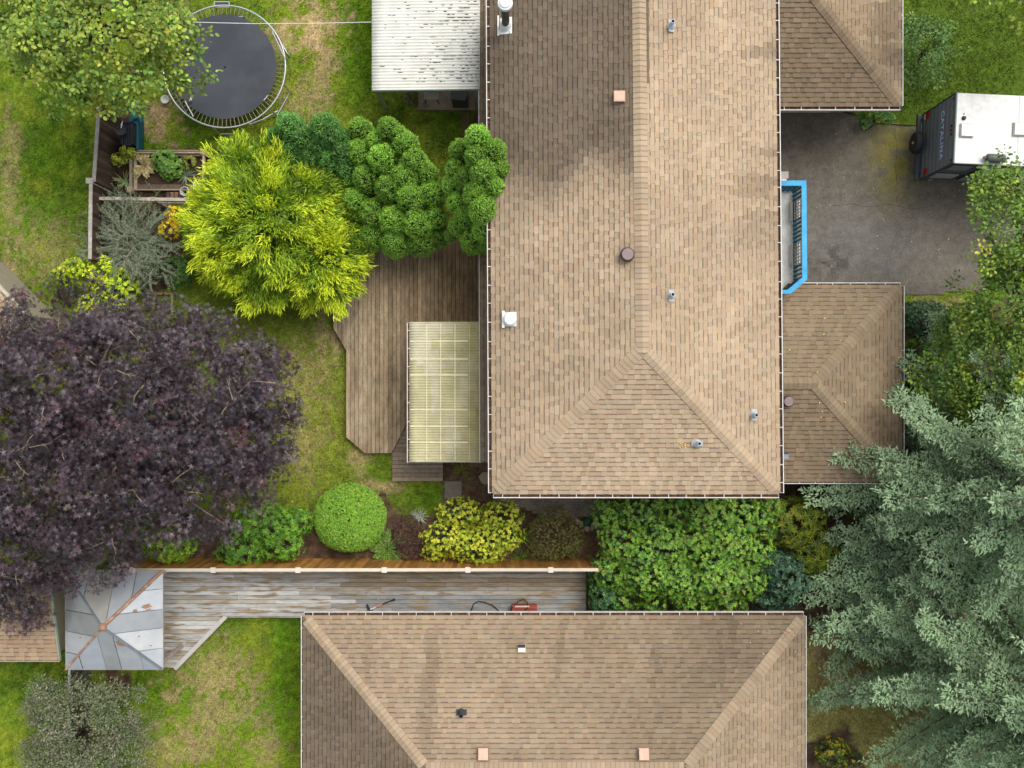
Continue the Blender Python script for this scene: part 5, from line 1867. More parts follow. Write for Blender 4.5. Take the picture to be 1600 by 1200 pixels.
def leaf_clumps(fo, P, N, r, per, L, T, cols, flat=.55, aspect=.8, up=.7, jit=.18, clump_var=.16, droop=.25, tip=None):
    m = len(P)
    cv = rng.uniform(1 - clump_var, 1 + clump_var, (m, 1))
    base = pal(cols, m, 0)
    for _ in range(per):
        d = rdir(m)
        rr = r * rng.random((m, 1)) ** .45 * rng.uniform(.8, 1.2, (m, 1))
        off = d * rr * np.array([1, 1, flat])
        Q = P + off
        nn = nrm(np.array([0, 0, 1.]) * up + d * .45 + N * .35 + rdir(m) * .45)
        D = d + rdir(m) * .6 - np.array([0, 0, droop])
        c = (base * .6 + pal(cols, m, 0) * .4) * cv * rng.uniform(1 - jit, 1 + jit, (m, 1))
        l = L * rng.uniform(.7, 1.25, m)
        fo.add(Q, D, nn, l, l * aspect, T, c, None if tip is None else c * np.array(tip))


def lob(px, py, z, r, rz, ry=None):
    k = (CAM_H - z) / FPX
    return (W(px, py, z), r * k, (ry or r) * k, rz)


def broadleaf(name, label, cat, base_px, lobes, n, r, per, L, T, cols, trunk_r, matl='leaf', group=None, tips=14, shell=.55, zmin=-.3, lump=.25, flat=.55, aspect=.85, clump_var=.16, twigs=0, twig_mat='twig', deep=.55, jit=.18, up=.7):
    b = W(base_px[0], base_px[1], 0)
    root = empty(name, b, label, cat, group)
    P, N = lobe_points(lobes, n, shell, zmin, lump)
    P, N = drop_inside(P, N, lobes, deep)
    fo = Fol()
    leaf_clumps(fo, P, N, r, per, L, T, cols, flat, aspect, up, jit, clump_var)
    fo.build('crown', M[matl], root)
    sel = rng.choice(len(P), min(tips, len(P)), replace=False)
    limbs(root, b, [Vector(P[i]) - Vector(N[i]) * r * .5 for i in sel], trunk_r)
    if twigs:
        mb = MB()
        for i in rng.choice(len(P), twigs):
            p = Vector(P[i]) + Vector(N[i]) * r * .35
            d = (Vector((random.uniform(-1, 1), random.uniform(-1, 1), random.uniform(-.1, .3)))).normalized()
            L_ = random.uniform(.2, .55)
            pts = [p - d * L_ * .5, p + Vector((0, 0, .05)), p + d * L_ * .6]
            mb.tube(pts, [.012, .009, .003], 4)
            for s in range(3):
                e = (d + Vector((random.uniform(-.9, .9), random.uniform(-.9, .9), .1))).normalized()
                a2 = p.lerp(p + d * L_ * .6, random.random())
                mb.tube([a2, a2 + e * random.uniform(.08, .25)], [.007, .002], 4)
        mb.build('twigs', M[twig_mat], root, kind='stuff')
    return root


def rosettes(fo, P, N, nleaf, L, aspect, T, cols, spread=.55, jit=.15, tipmul=(1.1, 1.1, 1.0)):
    """whorls of leaves at shoot tips"""
    m = len(P)
    ref = rdir(m)
    U = nrm(np.cross(N, ref)); V = np.cross(N, U)
    base = pal(cols, m, .12)
    for k in range(nleaf):
        a2 = 2 * np.pi * k / nleaf + rng.uniform(-.3, .3, m)
        el = spread * rng.uniform(.3, 1.3, m)
        D = (U * np.cos(a2)[:, None] + V * np.sin(a2)[:, None]) * np.cos(el)[:, None] + N * np.sin(el)[:, None]
        c = base * rng.uniform(1 - jit, 1 + jit, (m, 1))
        l = L * rng.uniform(.75, 1.2, m)
        fo.add(P + N * rng.uniform(-.03, .03, (m, 1)), D, N + rdir(m) * .15, l, l * aspect, T, c, c * np.array(tipmul))


def dome_shrub(name, label, lobes, n, nleaf, L, aspect, cols, base_px, group=None, T=T_OVAL, matl='leaf', shell=.85, under=None, spread=.5, lump=.15, cat='shrub', stem_r=.03, upn=.35, deep=.7, flowers=None):
    b = W(base_px[0], base_px[1], 0)
    root = empty(name, b, label, cat, group)
    fo = Fol()
    P, N = lobe_points(lobes, n, shell, -.15, lump)
    P, N = drop_inside(P, N, lobes, deep)
    N = nrm(N + np.array([0, 0, upn]))
    rosettes(fo, P, N, nleaf, L, aspect, T, cols, spread)
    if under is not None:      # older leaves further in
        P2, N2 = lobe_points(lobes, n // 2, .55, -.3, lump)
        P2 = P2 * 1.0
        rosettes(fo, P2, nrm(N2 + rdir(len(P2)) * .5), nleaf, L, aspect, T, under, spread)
    fo.build('crown', M[matl], root)
    if flowers is not None:
        ff = Fol()
        k, fc_, fs = flowers
        i = rng.choice(len(P), k)
        for q in range(5):
            d = rdir(k)
            ff.add(P[i] + N[i] * L * .25, d + N[i] * .8, N[i] + rdir(k) * .5, fs, fs * .5, T_DIAM, pal(fc_, k))
        ff.build('spent_flowers', M['leaf'], root)
    tips = [Vector(P[i]) - Vector(N[i]) * L for i in rng.choice(len(P), min(9, len(P)), replace=False)]
    limbs(root, b, tips, stem_r, fork=.25, name='stems')
    return root


g = lambda *a: lin(*a)

# ---- purple maple
PURP = [((.066, .042, .056), 4), ((.042, .028, .038), 4), ((.108, .068, .082), 1.6), ((.090, .030, .036), 1.6), ((.026, .022, .030), 3), ((.160, .125, .15), 1.2)]
zp = 5.2
lobes = [lob(205, 650, zp, 175, 2.4, 145), lob(90, 600, zp, 140, 2.2, 100), lob(330, 630, zp - .2, 112, 1.9, 120), lob(225, 640, zp + .1, 95, 2.3, 90), lob(200, 560, zp - .4, 80, 1.7, 60), lob(110, 760, zp - .3, 150, 2.0, 115), lob(300, 740, zp - .6, 110, 1.7, 85),
         lob(-20, 690, zp, 140, 2.2, 170), lob(40, 860, zp - 1.0, 95, 1.4, 70), lob(170, 830, zp - 1.0, 75, 1.2, 55), lob(170, 520, zp - 1, 62, 1.2, 42), lob(60, 520, zp - .8, 62, 1.1, 45), lob(385, 690, zp - .8, 66, 1.2, 75), lob(390, 580, zp - .8, 45, 1.0, 48), lob(310, 520, zp - .6, 50, 1.0, 38), lob(15, 930, zp - 1.6, 55, .8, 45), lob(85, 905, zp - 1.4, 34, .6, 26), lob(45, 965, zp - 2.0, 26, .4, 18), lob(150, 915, zp - 1.9, 13, .2, 7), lob(178, 905, zp - 1.7, 22, .4, 14), lob(222, 900, zp - 1.9, 9, .2, 6), lob(130, 455, zp - 1.4, 40, .7, 22), lob(30, 470, zp - 1.2, 14, .4, 10), lob(415, 640, zp - .8, 46, .9, 42), lob(400, 740, zp - 1.2, 40, .8, 40), lob(300, 810, zp - 1.3, 40, .8, 28), lob(442, 575, zp - 1.2, 18, .4, 16), lob(455, 648, zp - 1.2, 16, .4, 18), lob(435, 715, zp - 1.4, 18, .4, 16), lob(385, 790, zp - 1.6, 20, .4, 14), lob(360, 500, zp - 1.1, 20, .4, 15), lob(255, 478, zp - 1.1, 18, .4, 14), lob(90, 462, zp - 1.3, 18, .4, 12)]
broadleaf('purple_maple_tree', 'huge dark purple leaved maple tree spreading over the fence corner', 'tree', (195, 690), lobes, 1500, .31, 40, .170, T_STAR, PURP, .26, 'purple_leaf', tips=46, shell=.62, flat=.5, aspect=1.0, clump_var=.6, twigs=200, deep=.36, jit=.28, lump=.46)
# hanging outer sprays of the same tree reach over the gazebo and shed
# ---- green maple top left
GRN = [((.155, .225, .030), 4), ((.095, .170, .030), 3), ((.26, .30, .040), 2), ((.32, .25, .040), .5), ((.06, .10, .03), 1.5)]
z = 5.0
lobes = [lob(160, 55, z, 118, 2.0, 95), lob(85, 60, z - .3, 78, 1.6, 75), lob(235, 40, z - .3, 70, 1.6, 60), lob(150, 125, z - .6, 75, 1.4, 50), lob(275, 85, z - 1.4, 42, .8, 30), lob(300, 128, z - 2.2, 34, .4, 20), lob(190, 150, z - 1.2, 36, .8, 20), lob(60, 10, z - .4, 60, 1.3, 45), lob(120, -20, z, 100, 1.6, 60)]
broadleaf('maple_tree', 'yellow green maple tree overhanging the trampoline', 'tree', (170, 70), lobes, 560, .30, 34, .13, T_OVAL, GRN, .18, tips=26, clump_var=.3, shell=.55, flat=.55, jit=.25, aspect=.7, lump=.45)
# ---- tree at the driveway edge
z = 5.0
BEE = [((.105, .175, .022), 4), ((.060, .120, .022), 5), ((.20, .25, .028), 1.6), ((.34, .32, .03), .25)]
lobes = [lob(1575, 360, z + .6, 68, 1.4, 75), lob(1580, 480, z, 72, 1.6, 70), lob(1560, 560, z - .4, 75, 1.5, 70), lob(1500, 600, z - 1.2, 62, 1.1, 55), lob(1560, 660, z - .8, 70, 1.4, 60), lob(1630, 480, z, 95, 2.0, 200), lob(1555, 290, z, 40, .8, 22), lob(1500, 520, z - 1.6, 35, .8, 40)]
broadleaf('roadside_tree', 'loose green and yellow leaved tree at the driveway end', 'tree', (1570, 520), lobes, 900, .30, 36, .10, T_OVAL, BEE, .16, tips=26, clump_var=.3, shell=.5, flat=.5, twigs=40, jit=.25, aspect=.7, lump=.4)
lobes = [lob(1590, 8, 5, 22, .7, 30), lob(1620, 20, 5, 40, 1.0, 45), lob(1530, -10, 5, 40, .8, 18)]
broadleaf('corner_tree', 'bright green branch tips reaching in over the back lawn', 'tree', (1640, 0), lobes, 50, .35, 42, .12, T_OVAL, [((.20, .27, .03), 3), ((.12, .19, .03), 2)], .12, tips=6, shell=.4)

# ---- blue spruces
def spruce(label, base, Hh, Rb, nwhorl, seed, tilt=(0, 0), tipc=(.215, .300, .172), basec=(.064, .110, .048), per=9, z0=1.2):
    root = empty('spruce_tree', base, label, 'tree', 'blue green spruces in the corner')
    bx_, by_ = base[0], base[1]
    mb = MB(); mb.tube([(bx_, by_, -.05), (bx_, by_, Hh * .5), (bx_, by_, Hh)], [.24, .14, .02], 10)
    fo = Fol(); cones = []
    bmb = MB()
    for wv in range(nwhorl):
        t = wv / (nwhorl - 1)
        h = z0 + (Hh - z0 - .3) * t
        Rw = Rb * (1 - t) ** .75 + .25
        nb = per if t < .7 else 6
        a0 = random.uniform(0, 6.28)
        for k in range(nb):
            az = a0 + 2 * math.pi * k / nb + random.uniform(-.25, .25)
            R_ = Rw * random.uniform(.60, 1.15)
            tone_ = random.uniform(.78, 1.22)
            d = np.array([math.cos(az), math.sin(az), 0.])
            s = np.array([-d[1], d[0], 0.])
            hh = h + random.uniform(-.35, .35)
            ns = max(4, int(R_ / .17))
            ts = np.linspace(.22, 1, ns)
            dz_ = lambda q: .10 * R_ * q - .32 * R_ * q ** 2 + .16 * R_ * q ** 3.5
            pts = [np.array([bx_, by_, hh]) + d * R_ * q + np.array([0, 0, dz_(q)]) for q in (0, .35, .7, 1)]
            bmb.tube([Vector(p) for p in pts], [.045 * (1 - t * .5), .03, .017, .006], 5)
            for q in ts:
                pc = np.array([bx_, by_, hh]) + d * R_ * q + np.array([0, 0, dz_(q)])
                if random.random() < .75:      # bushy tufts on the upper side
                    mt = 13
                    off_ = s * random.uniform(-.45, .45) + d * random.uniform(-.1, .1)
                    Dt = rdir(mt) * .8 + d * .45 + np.array([0, 0, .55])
                    ct = (np.array(basec) * .35 + np.array(tipc) * .5) * rng.uniform(.75, 1.2, (mt, 1)) * tone_
                    fo.add(pc + off_ + rng.normal(0, .05, (mt, 3)) + np.array([0, 0, .04]), Dt, np.tile([0, 0, 1.], (mt, 1)), rng.uniform(.12, .2, mt), rng.uniform(.04, .06, mt), T_SHOOT, ct, ct * .4 + np.array(tipc) * .65 * tone_)
                for sg in (-1, 1):
                    bl_ = min(.24 * R_, .72) * (1.05 - q * .62) * random.uniform(.7, 1.2)
                    ang = R(random.uniform(42, 62))
                    bd = d * math.cos(ang) + s * sg * math.sin(ang) + np.array([0, 0, random.uniform(-.35, .30)])
                    m = max(3, int(bl_ / .055))
                    tt = np.linspace(.12, 1, m)
                    P = pc + bd * bl_ * tt[:, None] + np.stack([np.zeros(m), np.zeros(m), -.06 * tt ** 2], 1) + rng.normal(0, .012, (m, 3))
                    for sg2 in (-1, 1):
                        lat = np.cross(np.array([0, 0, 1.]), bd) * sg2
                        D = bd[None] * .7 + lat[None] * rng.uniform(.3, .9, (m, 1)) + rng.normal(0, .30, (m, 3)) + np.array([0, 0, .22])
                        age = (tt * .55 + q * .45)[:, None]
                        c = np.array(basec) * (1 - age) + np.array(tipc) * age * .8
                        c = c * rng.uniform(.75, 1.2, (m, 1)) * tone_
                        l = rng.uniform(.10, .18, m)
                        fo.add(P + rng.normal(0, .03, (m, 3)), D, np.tile([0, 0, 1.], (m, 1)), l, rng.uniform(.040, .062, m), T_SHOOT, c, c * .3 + np.array(tipc) * rng.uniform(.8, 1.15, (m, 1)) * .7 * tone_)
            # leading shoots
            P = np.tile(np.array([bx_, by_, hh]) + d * R_ + np.array([0, 0, dz_(1)]), (4, 1))
            fo.add(P, d[None] + rng.normal(0, .3, (4, 3)), np.tile([0, 0, 1.], (4, 1)), .2, .06, T_SHOOT, np.array(tipc) * .8, np.array(tipc))
            if random.random() < .5:
                q = random.uniform(.5, .95)
                cones.append(np.array([bx_, by_, hh + .03]) + d * R_ * q + np.array([0, 0, dz_(q)]) + rng.normal(0, .08, 3))
    fo.build('crown', M['needle'], root)
    bmb.v = bmb.v; tr = mb.build('trunk', M['bark'], root, smooth=True)
    bmb.build('branches', M['bark'], root, smooth=True, kind='stuff')
    cb2 = MB()
    for c in cones:
        for _ in range(random.randint(1, 3)):
            p = Vector(c) + Vector((random.gauss(0, .08), random.gauss(0, .08), random.gauss(0, .03)))
            e = Vector((random.gauss(0, 1), random.gauss(0, 1), -.3)).normalized()
            cb2.lathe(p, [(.002, -.05), (.022, -.03), (.026, 0), (.018, .035), (.002, .05)], 6, random.choice([(.42, .20, .10), (.5, .27, .15), (.35, .22, .15)]), ax=e)
    cb2.build('cones', M['plain'], root, kind='stuff')
    return root


spruce('small lower spruce at the end of the rhododendron hedge', (12.6, -6.6, 0), 5.5, 3.0, 11, 3)
spruce('tall blue green spruce leaning over the small wing roof', (14.0, -2.9, 0), 11.5, 4.6, 19, 1)
spruce('widest blue green spruce at the lower corner beside the dry strip', (15.1, -8.6, 0), 12.5, 5.4, 20, 2)

# ---- golden conifer
def gold_conifer():
    zc_ = 2.2
    b = W(420, 352, 0)
    root = empty('golden_conifer', b, 'broad golden yellow conifer with feathery tips beside the deck', 'tree')
    lobes = [lob(425, 345, zc_, 102, 2.3, 96), lob(362, 368, zc_ - .3, 58, 1.7, 64), lob(488, 305, zc_ - .1, 58, 1.7, 56), lob(500, 400, zc_ - .4, 66, 1.5, 72), lob(425, 425, zc_ - .6, 80, 1.4, 48), lob(392, 262, zc_ - .1, 44, 1.5, 40), lob(325, 350, zc_ - 1.0, 30, 1.0, 36), lob(545, 350, zc_ - .7, 36, 1.2, 60)]
    P, N = lobe_points(lobes, 1500, .82, -.35, .2)
    P, N = drop_inside(P, N, lobes, .78)
    fo = Fol()
    m = len(P)
    cl = vnoise(P[:, 0] * 2.0 + 7, P[:, 1] * 2.0 + P[:, 2] * 1.3, 5) * .65 + vnoise(P[:, 0] * 4.5, P[:, 1] * 4.5 + P[:, 2] * 2, 6) * .35
    gold = np.clip(sstep(cl, .36, .66) * .85 + .25 * sstep(P[:, 2], 1.5, 4.0), 0, 1)[:, None]
    P = P + N * ((cl - .55) * 1.0)[:, None]
    A = nrm(N * 1.0 + np.array([0, 0, .0]) + rdir(m) * .35)
    for k in range(64):
        dd = nrm(A + rdir(m) * .55)
        st_ = P + A * rng.uniform(-.34, .16, (m, 1)) + rdir(m) * .15
        base = (np.array([.095, .175, .018]) * (1 - gold) + np.array([.16, .26, .020]) * gold) * rng.uniform(.75, 1.2, (m, 1))
        tipc = (np.array([.21, .37, .030]) * (1 - gold) + np.array([.66, .70, .040]) * gold) * rng.uniform(.75, 1.15, (m, 1))
        fo.add(st_, dd, rdir(m), rng.uniform(.14, .30, m), rng.uniform(.018, .034, m), T_DIAM, base, tipc)
    # dark filling further in
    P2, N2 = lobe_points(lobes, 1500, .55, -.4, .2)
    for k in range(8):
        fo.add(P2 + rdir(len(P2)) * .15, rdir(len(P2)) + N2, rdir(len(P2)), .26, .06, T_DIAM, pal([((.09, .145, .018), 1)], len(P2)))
    fo.build('crown', M['needle'], root)
    limbs(root, b, [Vector(P[i]) - Vector(N[i]) * .4 for i in rng.choice(m, 14)], .14)
gold_conifer()
lobes = [lob(268, 360, .9, 16, .6, 14), lob(280, 340, .9, 18, .6, 16)]
dome_shrub('golden_shrub', 'orange yellow low shrub peeping out left of the golden conifer', lobes, 150, 8, .07, .4, [((.55, .40, .02), 3), ((.38, .32, .02), 2)], (276, 352))


# ---- arborvitae with plume lobes
def arborvitae(label, base_px, tops, hgt, cols, tipc):
    b = W(base_px[0], base_px[1], 0)
    root = empty('arborvitae', b, label, 'tree', 'arborvitae between lawn and deck')
    fo = Fol(); core = MB(); tipl = []
    for (px, py, r, z) in tops:
        k = (CAM_H - z) / FPX
        c = W(px, py, z)
        rr = r * k * .97 * random.uniform(.92, 1.1)
        rz = rr * random.uniform(2.0, 2.5)
        cen = c - Vector((0, 0, rz * .55))
        lean = Vector((cen.x - b.x, cen.y - b.y, 0)) * .12
        n_ = int(900 * (rr / .4) ** 2)
        d = rdir(n_ * 2); d = d[d[:, 2] > -.45][:n_]
        m = len(d)
        lum = 1 + .07 * np.sin(d[:, 0] * 6 + px) * np.cos(d[:, 1] * 7 + py + d[:, 2] * 4) + rng.normal(0, .03, m)
        tone_ = random.uniform(.8, 1.2)
        P = np.array(list(cen)) + d * np.array([rr, rr, rz]) * lum[:, None]
        N = nrm(d / np.array([rr, rr, rz]))
        up_ = nrm(np.array([0, 0, 1.]) - N * N[:, 2:3] + 1e-4)
        sw_ = nrm(np.cross(N, up_))
        for q in range(4):
            cv = pal(cols, m, .25) * tone_
            D = N * rng.uniform(.5, .9, (m, 1)) + up_ * rng.uniform(.2, .9, (m, 1)) + sw_ * rng.normal(0, .7, (m, 1))
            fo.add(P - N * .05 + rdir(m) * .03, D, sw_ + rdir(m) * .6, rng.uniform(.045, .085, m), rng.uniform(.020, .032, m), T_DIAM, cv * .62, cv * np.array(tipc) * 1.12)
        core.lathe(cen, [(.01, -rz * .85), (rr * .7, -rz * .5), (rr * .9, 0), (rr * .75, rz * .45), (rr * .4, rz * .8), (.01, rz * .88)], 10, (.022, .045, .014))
        tipl.append(cen)
    fo.build('crown', M['needle'], root)
    core.build('inner_growth', M['plain'], root, smooth=True)
    limbs(root, b, tipl, .12)
    return root


AC = [((.155, .285, .052), 3), ((.120, .235, .050), 3), ((.21, .32, .052), 2)]
AD = [((.105, .225, .066), 3), ((.082, .185, .058), 3), ((.14, .25, .062), 2)]
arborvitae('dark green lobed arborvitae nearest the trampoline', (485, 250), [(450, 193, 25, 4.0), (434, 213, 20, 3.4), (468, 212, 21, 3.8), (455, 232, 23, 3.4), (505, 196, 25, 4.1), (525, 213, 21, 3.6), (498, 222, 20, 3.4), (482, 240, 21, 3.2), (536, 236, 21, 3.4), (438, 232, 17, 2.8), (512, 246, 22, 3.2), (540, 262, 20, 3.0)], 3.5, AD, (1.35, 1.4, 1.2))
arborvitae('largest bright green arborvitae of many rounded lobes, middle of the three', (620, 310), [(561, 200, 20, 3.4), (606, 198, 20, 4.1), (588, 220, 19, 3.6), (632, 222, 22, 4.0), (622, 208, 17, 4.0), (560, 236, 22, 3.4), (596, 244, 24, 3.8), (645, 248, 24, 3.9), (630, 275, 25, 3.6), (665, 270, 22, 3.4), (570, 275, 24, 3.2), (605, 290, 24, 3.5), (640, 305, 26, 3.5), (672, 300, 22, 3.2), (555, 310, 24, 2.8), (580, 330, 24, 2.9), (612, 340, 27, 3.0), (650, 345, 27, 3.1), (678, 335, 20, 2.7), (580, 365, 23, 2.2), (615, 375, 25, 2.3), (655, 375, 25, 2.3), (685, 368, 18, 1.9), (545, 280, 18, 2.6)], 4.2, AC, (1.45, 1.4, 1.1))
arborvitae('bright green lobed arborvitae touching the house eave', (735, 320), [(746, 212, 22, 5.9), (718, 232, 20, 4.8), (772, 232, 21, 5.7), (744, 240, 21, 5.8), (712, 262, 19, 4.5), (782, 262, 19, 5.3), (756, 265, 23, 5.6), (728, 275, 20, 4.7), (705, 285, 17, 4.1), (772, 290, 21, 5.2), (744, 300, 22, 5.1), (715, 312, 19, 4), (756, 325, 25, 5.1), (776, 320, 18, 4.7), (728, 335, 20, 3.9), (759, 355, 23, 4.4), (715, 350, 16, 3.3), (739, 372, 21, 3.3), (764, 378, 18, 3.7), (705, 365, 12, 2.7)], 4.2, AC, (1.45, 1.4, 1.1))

# ---- clipped ball
dome_shrub('clipped_ball_shrub', 'neatly clipped round bright green shrub near the cedar fence', [lob(547, 809, .55, 55, .85, 52)], 8000, 5, .055, .5, [((.13, .26, .028), 3), ((.18, .32, .032), 2), ((.10, .20, .025), 2), ((.20, .24, .03), .6)], (547, 808), T=T_DIAM, shell=.95, lump=.03, under=[((.04, .08, .012), 1)], spread=.7, deep=.8)

# ---- rhododendron
RC = [((.110, .225, .024), 4), ((.140, .26, .030), 3), ((.19, .29, .032), 1.2), ((.07, .165, .030), 2)]
zr_ = 1.5
lobes = []
for (px, py, r_, dz_) in ((955, 800, 30, -.2), (1000, 795, 38, .2), (1050, 800, 36, -.1), (1105, 800, 42, .35), (1150, 805, 36, .1), (1185, 815, 30, -.1), (975, 845, 38, .2), (1030, 845, 42, .4), (1085, 850, 40, .15), (1135, 850, 42, .4), (1175, 860, 32, 0), (955, 890, 32, -.2), (1005, 895, 40, .2), (1060, 900, 42, .1), (1115, 900, 42, .3), (1160, 905, 34, 0), (970, 930, 28, -.5), (1020, 938, 24, -.5), (1080, 935, 32, -.3), (1130, 938, 30, -.3), (1150, 950, 14, -.5), (1000, 870, 30, .5), (1105, 875, 30, .5), (1200, 790, 22, -.2)):
    lobes.append(lob(px, py, zr_ + dz_ - .2, r_, .75, r_ * .9))
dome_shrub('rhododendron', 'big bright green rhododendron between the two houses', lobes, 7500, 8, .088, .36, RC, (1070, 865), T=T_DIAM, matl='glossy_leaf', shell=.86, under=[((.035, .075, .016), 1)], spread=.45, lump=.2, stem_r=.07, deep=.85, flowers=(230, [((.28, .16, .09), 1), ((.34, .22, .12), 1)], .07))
lobes = [lob(1225, 905, .8, 36, .9, 42), lob(1205, 880, .8, 30, .8, 25), lob(1200, 935, .6, 30, .6, 18)]
dome_shrub('laurel_shrub', 'dark bluish green shrub at the right end of the rhododendron', lobes, 520, 8, .11, .4, [((.030, .075, .045), 3), ((.05, .11, .06), 2), ((.08, .13, .09), .7)], (1220, 905), matl='glossy_leaf', under=[((.02, .045, .02), 1)])
lobes = [lob(945, 935, .8, 24, .7, 30), lob(935, 895, .7, 16, .6, 24)]
dome_shrub('laurel_shrub', 'dark green low growth at the left foot of the rhododendron', lobes, 260, 8, .11, .4, [((.035, .09, .03), 3), ((.06, .13, .04), 2)], (942, 915), matl='glossy_leaf', under=[((.02, .045, .02), 1)])
lobes = [lob(1230, 815, 1.0, 45, 1.0, 40), lob(1265, 800, .9, 28, .8, 24), lob(1260, 850, .8, 38, .8, 45), lob(1290, 870, .7, 28, .7, 40), lob(1200, 790, 1.0, 26, .8, 20)]
dome_shrub('nandina_shrub', 'feathery olive green shrub below the small wing roof', lobes, 640, 9, .14, .18, [((.13, .17, .015), 3), ((.19, .21, .018), 2), ((.08, .12, .015), 2)], (1245, 830), under=[((.045, .065, .012), 1)], spread=.3)

# ---- border along the cedar fence
YC = [((.40, .43, .035), 3), ((.50, .50, .06), 2), ((.25, .33, .03), 2)]
lobes = [lob(720, 800, .7, 38, .7, 22), lob(785, 805, .7, 30, .6, 22), lob(700, 840, .7, 38, .7, 28), lob(745, 850, .8, 45, .7, 28), lob(780, 835, .8, 35, .7, 28), lob(680, 862, .5, 20, .5, 14), lob(765, 865, .5, 24, .5, 14)]
dome_shrub('golden_choisya', 'bright yellow leafy shrub in front of the cedar fence', lobes, 1700, 8, .066, .45, YC, (735, 835), under=[((.09, .13, .02), 1)], spread=.5, deep=.8, lump=.22)
FG = [((.09, .20, .018), 3), ((.13, .26, .022), 2), ((.06, .14, .018), 2)]
lobes = [lob(415, 820, .9, 55, .8, 32), lob(380, 860, .7, 40, .7, 28), lob(440, 850, .8, 35, .7, 25), lob(465, 815, .7, 26, .6, 22)]
dome_shrub('green_shrub', 'fresh green feathery shrub left of the clipped ball', lobes, 1000, 7, .10, .30, FG, (415, 838), under=[((.03, .07, .012), 1)], spread=.45)
lobes = [lob(268, 850, .8, 40, .7, 28), lob(240, 850, .6, 22, .5, 20)]
dome_shrub('lime_shrub', 'lime green shrub between purple tree and cedar fence', lobes, 420, 8, .10, .28, [((.18, .30, .022), 3), ((.26, .36, .03), 2), ((.10, .2, .02), 2)], (265, 850), under=[((.05, .1, .015), 1)], spread=.45)
lobes = [lob(212, 825, .7, 28, .6, 18)]
dome_shrub('lime_shrub', 'lime green foliage showing through the purple canopy edge', lobes, 160, 8, .10, .28, [((.18, .30, .022), 3), ((.10, .2, .02), 2)], (212, 828), under=[((.05, .1, .015), 1)], spread=.45)
lobes = [lob(868, 835, .5, 42, .6, 36), lob(865, 805, .45, 26, .45, 14), lob(855, 860, .4, 30, .45, 16), lob(892, 850, .4, 18, .4, 22)]
dome_shrub('heather', 'olive brown fine leaved heather mound by the rocks', lobes, 1900, 6, .05, .25, [((.11, .115, .028), 3), ((.17, .155, .04), 2), ((.075, .085, .028), 2), ((.22, .17, .06), .6)], (868, 835), under=[((.05, .05, .02), 1)], spread=.8, T=T_DIAM)
lobes = [lob(638, 835, .35, 24, .35, 28), lob(640, 862, .3, 20, .3, 14)]
dome_shrub('heather', 'dark maroon low mound right of the clipped ball', lobes, 1000, 5, .045, .3, [((.095, .05, .042), 3), ((.14, .075, .06), 2), ((.06, .035, .03), 2)], (638, 840), under=[((.04, .022, .02), 1)], spread=.8, T=T_DIAM)


def fronds(name, label, px, py, n, L, wd, cols, z=.1, leafy=True, rise=.7, cat='fern', arc=(0, 6.283), group=None):
    c = W(px, py, z)
    root = empty(name, (c.x, c.y, 0), label, cat, group)
    fo = Fol(); mb = MB()
    for i in range(n):
        az = random.uniform(*arc)
        l = L * random.uniform(.65, 1.1)
        d = np.array([math.cos(az), math.sin(az), 0])
        s = np.array([-d[1], d[0], 0])
        tt = np.linspace(.05, 1, 14)
        h = rise * l * random.uniform(.7, 1.2)
        P = np.array([c.x, c.y, z]) + d * (l * tt)[:, None] + np.array([0, 0, 1.]) * (h * (tt * 1.6 - tt ** 2 * 1.25))[:, None]
        mb.tube([Vector(p) for p in P[::3]], .008, 4, tuple(np.array(cols[0][0]) * .8))
        if leafy:
            for sg in (-1, 1):
                m = len(tt)
                fo.add(P, s[None] * sg + d[None] * .55 + rng.normal(0, .1, (m, 3)), np.tile([0, 0, 1.], (m, 1)), wd * np.sin(np.pi * np.clip(tt, .1, .97)) + .02, .05, T_DIAM, pal(cols, m))
        else:
            m = len(tt) - 1
            fo.add(P[:-1], P[1:] - P[:-1], np.tile([0, 0, 1.], (m, 1)) + s[None] * .3, np.full(m, l / 9), wd * (1.05 - tt[:-1]), T_DIAM, pal(cols, m, .1))
    fo.build('fronds', M['leaf'], root)
    mb.build('stalks', M['plain'], root)
    return root


fronds('fern', 'arching green fern between the clipped ball and maroon mound', 605, 858, 22, .75, .10, [((.075, .14, .02), 3), ((.12, .19, .03), 2)])
fronds('iris_clump', 'sword leaved green clump right of the yellow shrub', 812, 838, 46, .62, .06, [((.12, .21, .02), 3), ((.20, .26, .025), 2), ((.05, .12, .03), 2)], leafy=False, rise=.9, cat='plant')
fronds('iris_clump', 'low strappy leaves between yellow shrub and olive mound', 812, 872, 26, .42, .07, [((.10, .20, .02), 3), ((.05, .12, .03), 2)], leafy=False, rise=.8, cat='plant')
fronds('silver_plant', 'white and grey leaved small plant beside the yellow shrub', 656, 806, 40, .34, .045, [((.50, .52, .44), 3), ((.30, .34, .26), 2), ((.10, .16, .05), 1)], leafy=False, rise=.8, cat='plant')
fronds('grass_tuft', 'small yellowing tuft on the dirt near the paving slab', 722, 735, 40, .35, .03, [((.22, .22, .03), 3), ((.14, .18, .02), 2)], leafy=False, cat='plant')
fronds('grass_tuft', 'small green tuft beside the stepping stone', 733, 750, 14, .16, .03, [((.2, .25, .05), 3)], leafy=False, cat='plant')

